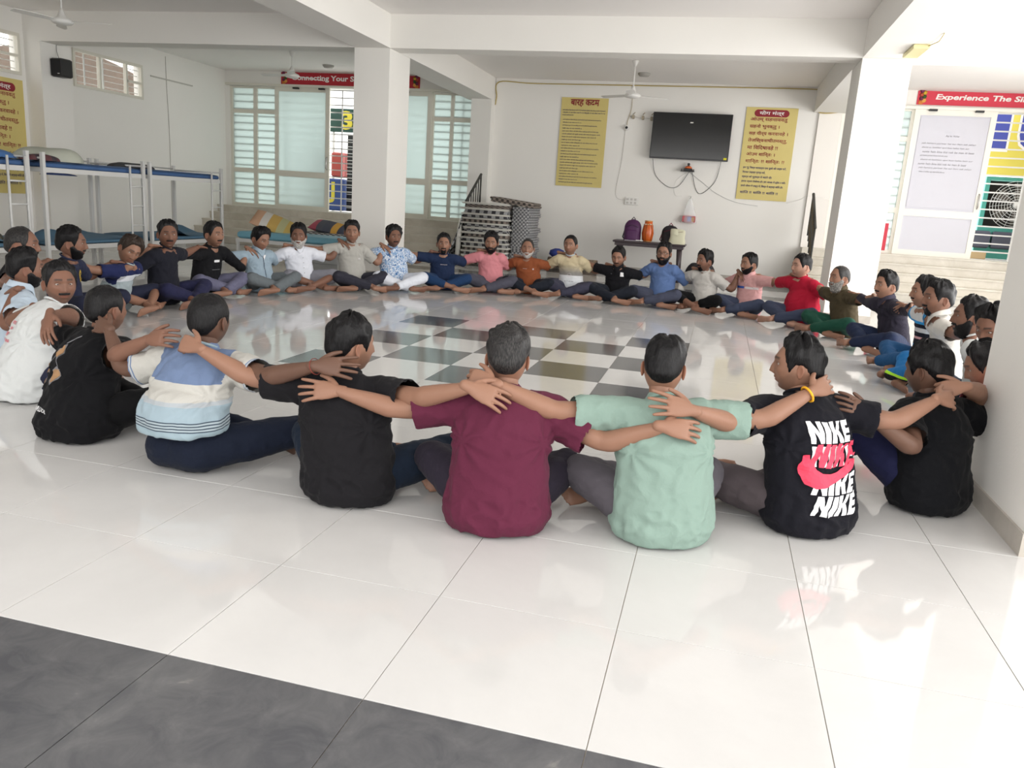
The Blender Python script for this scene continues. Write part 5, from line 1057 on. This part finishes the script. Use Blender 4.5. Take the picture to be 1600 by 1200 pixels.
person(key='navy_white_tee', hip=(-2.56, -1.72), head=(-2.42, -1.66, .60), look=22, pitch=22, roll=22, size=1.0, skin='mid', hair='fringe', hc_='brown', stubble=.1, shin=0, shirt=cloth('block_jersey', ('bands', [(-.02, '#a5b1b6'), (.30, '#dfe3ea'), (.355, '#262d55')], [(0, '#262d55')])), pants=cloth('navy_trousers', '#2b2e41'), label='boy with tilted head in a navy t-shirt with white and grey lower blocks')
person(key='yellow_print', hip=(-2.47, -2.42), head=(-2.40, -2.40, .69), look=80, size=1.04, skin='tan', hair='quiff', beard='short', shirt=cloth('dusk_navy_cotton', '#2c3046'), pants=cloth('navy_trousers', '#2b2e41'), label='short-bearded man in a dusk-navy t-shirt with yellow lettering, in profile')
person(key='far_left_man', hip=(-2.02, -3.40), head=(-1.95, -3.36, .745), look=75, skin='tan', hair='thin', hc_='salt', beard='short', shirt=cloth('charcoal_cotton', '#19181b'), pants=cloth('black_trousers', '#0e0e10'), label='man at the left edge, only greying hair and forehead showing')
person(key='sky_polo', near=1, hip=(-1.28, -4.16), head=(-1.17, -4.10, .70), look=95, skin='tan', hair='quiff', beard='short', collar=1, shirt=cloth('pale_blue_pique', '#bccbd9'), pants=cloth('grey_trousers', '#555157'), label='bearded man in a pale blue polo shirt in profile at the left edge')
ARMS = {   # wrist, finger direction, elbow side, back of the hand
    ('white_tee', 'R'): ((-0.190, -4.914, 0.568), (0.80, -0.44, -0.40), (0.75, 0.60, 0.27), (-0.24, -0.85, 0.47)),
    ('print_tee', 'L'): ((-0.673, -4.519, 0.468), (-0.88, 0.47, 0.09), (-0.47, -0.83, -0.31), (-0.42, -0.78, 0.47)),
    ('print_tee', 'R'): ((0.650, -5.202, 0.567), (0.95, -0.24, 0.20), (-0.42, -0.83, -0.37), (-0.07, -0.88, 0.47)),
    ('striped_tee', 'L'): ((0.309, -5.066, 0.565), (-0.95, 0.31, -0.04), (-0.25, -0.47, -0.84), (-0.24, -0.85, 0.47)),
    ('striped_tee', 'R'): ((1.600, -5.360, 0.580), (0.99, 0.17, 0.02), (-0.12, -0.71, -0.69), (0.10, -0.88, 0.47)),
    ('plain_black_tee', 'L'): ((0.994, -5.312, 0.583), (-0.97, 0.24, 0.06), (-0.21, -0.26, -0.94), (-0.07, -0.88, 0.47)),
    ('plain_black_tee', 'R'): ((2.294, -5.425, 0.585), (0.90, 0.19, -0.40), (-0.30, -0.87, -0.39), (0.23, -0.85, 0.47)),
    ('maroon_tee', 'L'): ((1.708, -5.378, 0.489), (-0.98, -0.17, -0.08), (-0.00, -0.15, -0.99), (0.10, -0.88, 0.47)),
    ('maroon_tee', 'R'): ((3.041, -5.279, 0.489), (0.90, 0.40, -0.18), (0.03, 0.05, -1.00), (0.36, -0.81, 0.47)),
    ('mint_tee', 'L'): ((2.364, -5.354, 0.597), (-0.97, 0.22, 0.04), (-0.20, -0.06, -0.98), (0.23, -0.85, 0.47)),
    ('mint_tee', 'R'): ((3.626, -4.811, 0.604), (0.61, 0.78, 0.13), (0.38, -0.31, -0.87), (0.48, -0.74, 0.47)),
    ('slogan_tee', 'L'): ((3.137, -5.204, 0.551), (-0.92, -0.35, 0.18), (0.20, -0.30, -0.93), (0.36, -0.81, 0.47)),
    ('slogan_tee', 'R'): ((4.202, -4.470, 0.565), (0.71, 0.68, -0.18), (0.31, -0.77, -0.56), (0.61, -0.64, 0.47)),
    ('pillar_tee', 'L'): ((3.900, -4.610, 0.482), (-0.80, -0.38, 0.47), (0.58, -0.56, -0.59), (0.48, -0.74, 0.47)),
    ('pink_peeking', 'L'): ((4.338, -4.299, 0.600), (-0.96, -0.14, -0.26), (0.72, -0.08, 0.69), (0.61, -0.64, 0.47)),
}
ARMS[('white_tee', 'R')] = ((-.17, -4.93, .565), (.35, -.55, -.75), (.75, .60, .27), (-.24, -.85, .47))
FRONT = ('grey_tee', 'stone_tee', 'black_tee', 'white_shirt', 'striped_sport')
HK = {('print_tee', 'L'): 'grip', ('striped_tee', 'L'): 'rest', ('plain_black_tee', 'L'): 'grip', ('mint_tee', 'L'): 'grip', ('maroon_tee', 'L'): 'flat', ('striped_tee', 'R'): 'flat', ('slogan_tee', 'L'): 'flat', ('pink_peeking', 'L'): 'fist', ('striped_sport', 'R'): 'grip'}
n = len(PEOPLE); UP = V3(0, 0, 1)
for p in PEOPLE: setup(p)
for i, p in enumerate(PEOPLE):
    for sd, q in (('R', PEOPLE[(i+1) % n]), ('L', PEOPLE[i-1])):
        tow = nrm((p['H']-q['H'])*V3(1, 1, 0))
        if (p['key'], sd) in ARMS:
            W, d, po, hu = [V3(*v) for v in ARMS[(p['key'], sd)]]; W = W+hu*.012
        elif sd == 'R':
            W = q['N']+tow*.035-q['f']*.115-UP*.015; d = -tow*.85-UP*.30+q['f']*.10; hu = -q['f']*.8+UP*.5; po = -UP*.5-p['f']*.5
        else:
            W = q['N']+tow*.16+UP*.012-q['f']*.045; d = -tow*.75-q['f']*.25-UP*.30; hu = UP*.8-q['f']*.4; po = -UP*.6-p['f']*.5
            if p['key'] in FRONT: W = q['N']+tow*.145+UP*.014-q['f']*.01; d = -tow*.5+q['f']*.4-UP*.45; hu = UP*.8+tow*.3; po = -UP*.8+p['f']*.15
        S = p['S'+sd]; L = np.linalg.norm(W-S)
        if L > .60*p['s']: W = S+(W-S)/L*.56*p['s']
        p['W'+sd], p['hdir'+sd], p['pole'+sd], p['hup'+sd] = W, nrm(d), po, hu
        p['hk'+sd] = HK.get((p['key'], sd), 'rest')
for i, p in enumerate(PEOPLE): build_person(p, i)
BYKEY = {p['key']: p for p in PEOPLE}
# ---- prints and badges that lie on the shirts
def project_print(key, name, V2, F, m, org, right, up, dirn, off=.004, label=None, dense=.02, target=None):
    """lays flat artwork (V2 in metres) on the shirt of a person"""
    p = BYKEY[key]; so = target or p['shirt_o']; me = so.data; bvh = BVHTree.FromPolygons([v.co.copy() for v in me.vertices], [tuple(q.vertices) for q in me.polygons])
    bm = bmesh.new(); vs = [bm.verts.new((a, b, 0)) for a, b in V2]
    for f in F:
        try: bm.faces.new([vs[i] for i in f])
        except Exception: pass
    bmesh.ops.triangulate(bm, faces=bm.faces[:])
    for _ in range(4):
        e = [e for e in bm.edges if e.calc_length() > dense]
        if not e: break
        bmesh.ops.subdivide_edges(bm, edges=e, cuts=1); bmesh.ops.triangulate(bm, faces=bm.faces[:])
    org, right, up, dirn = [Vector(tuple(x)) for x in (org, right, up, nrm(dirn))]; dead = []
    for v in bm.verts:
        s = org+right*v.co.x+up*v.co.y-dirn*.6; loc, nor, ix, d = bvh.ray_cast(s, dirn, 1.2)
        if loc is None: dead.append(v); continue
        if nor.dot(dirn) > 0: nor = -nor
        v.co = loc+nor*off
    if dead: bmesh.ops.delete(bm, geom=dead, context='VERTS')
    o_me = D.meshes.new(name); bm.to_mesh(o_me); bm.free(); o_me.materials.append(m); o = D.objects.new(name, o_me); COL.objects.link(o); o.parent = so
    if label: o['label'] = label
    return o
def text2(s, w, h, bold=.02, shear=0., x=0, y=0):
    v, f = text_mesh(s, bold, shear); a, b = v.min(0), v.max(0)
    return [((q[0]-a[0])/(b[0]-a[0])*w-w/2+x, (q[1]-a[1])/(b[1]-a[1])*h-h/2+y) for q in v], f
def rect2(w, h, x=0, y=0): return [(x-w/2, y-h/2), (x+w/2, y-h/2), (x+w/2, y+h/2), (x-w/2, y+h/2)], [(0, 1, 2, 3)]
def poly2(pts): return pts, [tuple(range(len(pts)))]
M_PW = mat('white_print', '#e6e6e8', .6); M_PR = mat('red_print', '#d0304e', .6); M_PT = mat('tan_print', '#a07c58', .7); M_PG = mat('grey_print', '#77777c', .7); M_PY = mat('yellow_print_ink', '#b99a3a', .7); M_PB = mat('blue_print', '#2c4d9a', .7); M_PK = mat('black_print', '#161616', .7); M_PC = mat('light_print', '#c9bfc0', .7)
def frame(key, side='back'):
    """origin on the torso axis at floor level, right as seen by the onlooker, up, view direction"""
    p = BYKEY[key]; d = p['f'] if side == 'back' else -p['f']; right = V3(d[1], -d[0], 0); org = (p['N']+p['H'])/2-p['O']; org[2] = 0
    return p, org, right, V3(0, 0, 1), d
# slogan down the back : four rows of big block lettering, the second in red, and a red tick
p, org, rt, up, d = frame('slogan_tee'); org = org+rt*.026
def block_word(w, h, sh, x=0, y=0):
    """NIKE in heavy block letters, each stroke a quad"""
    Q = []; g = lambda x0, x1, y0, y1, a=0., b=0.: Q.append([(x0, y0), (x1, y0+b), (x1, y1+b), (x0, y1)])
    g(.00, .095, 0, 1); g(.185, .28, 0, 1); Q.append([(.02, 1), (.19, 0), (.26, 0), (.10, 1)])
    g(.31, .42, -.02, .98)
    g(.45, .555, 0, 1); Q.append([(.54, .42), (.64, 1), (.745, 1), (.60, .42)]); Q.append([(.55, .62), (.65, .55), (.75, 0), (.635, 0)])
    g(.77, .875, 0, 1); g(.86, 1.0, 0, .25); g(.86, .98, .385, .62); g(.86, 1.0, .76, 1)
    V, F = [], []
    for q in Q: F.append(tuple(range(len(V), len(V)+4))); V += [((a-.5+sh*(b-.5))*w+x, (b-.5)*h+y) for a, b in q]
    return V, F
for k, z in enumerate((.445, .352, .240, .155)):
    v, f = block_word(.225, .080, .05*k); project_print('slogan_tee', 'lettering', v, f, M_PW, org+up*z, rt, up, d, .004)
v, f = block_word(.225, .092, .22, x=.006); project_print('slogan_tee', 'lettering', v, f, M_PR, org+up*.356, rt, up, d, .0075, label='red slanted lettering')
tk = [(-.112, .085), (-.135, .045), (-.138, .005), (-.118, -.030), (-.085, -.044), (-.045, -.040), (.02, -.010), (.09, .032), (.135, .074), (.115, .064), (.06, .040), (.01, .020), (-.03, .012), (-.060, .014), (-.082, .026), (-.095, .05), (-.100, .085)]
def fan_poly(pts):  # concave outline cut into quads between its lower and upper edge
    return pts, [(0, 1, 15, 16), (1, 2, 14, 15), (2, 3, 13, 14), (3, 4, 12, 13), (4, 5, 11, 12), (5, 6, 10, 11), (6, 7, 9, 10), (7, 8, 9)]
v, f = fan_poly([(a*1.12-.01, b*1.05) for a, b in tk]); project_print('slogan_tee', 'tick_print', v, f, M_PR, org+up*.272, rt, up, d, .010, label='broad red tick')
# print_tee : tan hands, line work and words low on the back
p, org, rt, up, d = frame('print_tee'); org = org-rt*.06
def blob(cx, cy, r, seed, n=11): return poly2([(cx+r*(1+.45*math.sin(seed+i*2.3))*math.cos(2*PI*i/n), cy+r*(1+.3*math.cos(seed*2+i*1.7))*math.sin(2*PI*i/n)) for i in range(n)])
for cx, cy, r, s_ in ((.0, .42, .026, 1.), (.045, .32, .032, 2.3), (-.075, .33, .024, 3.1), (-.09, .25, .018, 4.)):
    v, f = blob(cx, cy, r*1.25, s_+.4); project_print('print_tee', 'hand_print', v, f, M_PG, org+up*0, rt, up, d, .0035); v, f = blob(cx, cy, r, s_); project_print('print_tee', 'hand_print', v, f, M_PT, org, rt, up, d, .006)
for x0_, z0_, x1_, z1_ in ((.0, .46, .06, .50), (-.02, .40, -.07, .36), (.01, .39, .05, .35), (-.09, .30, -.10, .22), (-.07, .30, -.03, .27)):
    dx, dz = x1_-x0_, z1_-z0_; L_ = math.hypot(dx, dz); nx, nz_ = -dz/L_*.003, dx/L_*.003; v, f = poly2([(x0_-nx, z0_-nz_), (x1_-nx, z1_-nz_), (x1_+nx, z1_+nz_), (x0_+nx, z0_+nz_)]); project_print('print_tee', 'line_print', v, f, M_PG, org, rt, up, d, .004)
v, f = text2('YOUR LOCAL', .15, .020, .03); project_print('print_tee', 'lettering', v, f, M_PW, org+up*.145, rt, up, d, .005)
# white_tee : four short lines of red words high on the back
p, org, rt, up, d = frame('white_tee')
for k, t_ in enumerate(('HUNTER', 'IN', 'THE', 'MOUNTAINS')):
    v, f = text2(t_, .020*len(t_)*.62, .017, .02, x=-.02); project_print('white_tee', 'lettering', v, f, M_PR, org+up*(.44-.032*k), rt, up, d, .005)
# chests
def chest(key, art, m_, x, z, name='chest_print', label=None, off=.005):
    p, org, rt, up, d = frame(key, 'front'); v, f = art; return project_print(key, name, v, f, m_, org+rt*x+up*z, rt, up, d, off, label)
chest('logo_white', poly2([(-.03, 0), (-.012, .012), (0, .035), (.006, .012), (.03, .018), (.012, -.004), (.016, -.03), (0, -.012), (-.016, -.024), (-.010, -.004)]), M_PK, .05, .40, 'bird_logo', 'small black bird logo')
chest('pink_polo', rect2(.13, .030), M_PB, -.085, .38, 'chest_band', 'blue chest band'); chest('pink_polo', rect2(.16, .030), M_PC, .075, .38, 'chest_band', 'pale chest band')
chest('black_polo', rect2(.048, .058), M_PW, .085, .40, 'chest_badge', 'white chest badge'); chest('black_polo', text2('ALL', .02, .012, .03), M_PG, -.07, .40, 'lettering')
chest('brown_tee', text2('RUNNING', .06, .010, .02), M_PC, -.045, .37, 'lettering'); chest('brown_tee', rect2(.018, .018), M_PC, .075, .37, 'chest_mark')
chest('navy_tee', text2('FEARLESS', .10, .011, .02, .2), M_PC, .0, .37, 'lettering'); chest('grey_tee', text2('FG', .03, .014, .02), M_PW, .07, .42, 'lettering')
chest('black_tee', rect2(.085, .030), M_PW, .04, .40, 'chest_tag', 'white chest tag'); chest('black_tee', rect2(.13, .004), M_PG, .02, .30, 'chest_line')
chest('yellow_print', text2('8', .07, .11, .02), M_PY, .06, .40, 'lettering'); chest('yellow_print', text2('B', .08, .10, .02), M_PY, .06, .16, 'lettering')
v, f = [], []
for k in range(8): a = 2*PI*k/8; q = rect2(.014, .005, .026*math.cos(a), .026*math.sin(a)); f.append(tuple(i+len(v) for i in q[1][0])); v += q[0]
chest('ombre_tee', (v, f), M_PC, .0, .325, 'emblem_print'); chest('ombre_tee', text2('A T O N', .13, .014, .02), M_PG, .0, .235, 'lettering')
chest('polo_white', rect2(.012, .006), M_PK, .07, .40, 'bird_logo')
for k_ in ('white_shirt', 'sky_shirt', 'check_shirt', 'olive_polo', 'pink_polo', 'polo_white', 'black_polo'):
    full = k_ in ('white_shirt', 'sky_shirt', 'check_shirt'); mm = _mats['navy_cotton'] if k_ == 'sky_shirt' else BYKEY[k_]['shirt']
    chest(k_, rect2(.006 if k_ == 'sky_shirt' else .024, .40 if full else .11, 0, 0), mm, 0, .26 if full else .425, 'placket', off=.004)
    for j in range(6 if full else 2): chest(k_, rect2(.008, .008), M_PK if k_ != 'pink_polo' else M_PW, .0, (.42-.065*j) if full else .43-.05*j, 'button', off=.007)
if True:   # a white towel-like undershirt shows in the open neck of the light blue shirt
    chest('sky_shirt', poly2([(-.018, .03), (.0, -.03), (.03, .03)]), M_PW, .012, .43, 'undershirt', off=.003)
# glasses of the bearded man in blue
p = BYKEY['blue_tee']; g = MB(); R3, O = p['R3'], p['O']
for sg in (1, -1): g.tube([tuple(R3 @ V3(sg*.033+.024*math.cos(a), .105, .006+.017*math.sin(a))+p['hc']-O) for a in np.linspace(0, 2*PI, 15)], .0022, 5, cap=False); g.tube([tuple(R3 @ V3(sg*.057, .103, .010)+p['hc']-O), tuple(R3 @ V3(sg*.080, .0, .006)+p['hc']-O)], .0022, 5)
g.tube([tuple(R3 @ V3(-.009, .108, .008)+p['hc']-O), tuple(R3 @ V3(.009, .108, .008)+p['hc']-O)], .0022, 5); tag(g.build('glasses', M_BLACK, None, loc=tuple(p['O'])), 'thin dark-framed glasses on the bearded man in blue', 'glasses')
# threads round wrists, a bandage round a foot
def wrist_ring(key, sd, r, rr, m_, name, label, back=.03):
    p = BYKEY[key]; S, E, W = p['A'][sd]; u = nrm(W-E); c = W-u*back; a = nrm(np.cross(u, V3(0, 0, 1))); b_ = np.cross(u, a); q = MB()
    q.tube([tuple(c+(a*math.cos(t)+b_*math.sin(t))*r) for t in np.linspace(0, 2*PI, 21)], rr, 6, cap=False); tag(q.build(name, m_), label, 'bracelet')
wrist_ring('mint_tee', 'R', .034, .0055, mat('saffron_thread', '#e8a81c', .6), 'thread_bracelet', 'yellow thread bracelet on the wrist laid over the slogan t-shirt')
wrist_ring('striped_tee', 'R', .0345, .0016, mat('red_thread', '#7c2a1e', .6), 'thread_bracelet', 'thin dark red thread on the wrist over the charcoal t-shirt', .01)
p = BYKEY['check_shirt']; An = leg_pts(p, 'La'); q = MB(); fd = leg_pts(p, 'Lf'); q.tube([tuple(An+fd*.02+V3(0, 0, .0)), tuple(An+fd*.075-V3(0, 0, .012))], .046, 14); tag(q.build('bandage', mat('bandage', '#d8cfc2', .9)), 'white bandage wrapped around the foot of the man in the checked shirt', 'bandage')
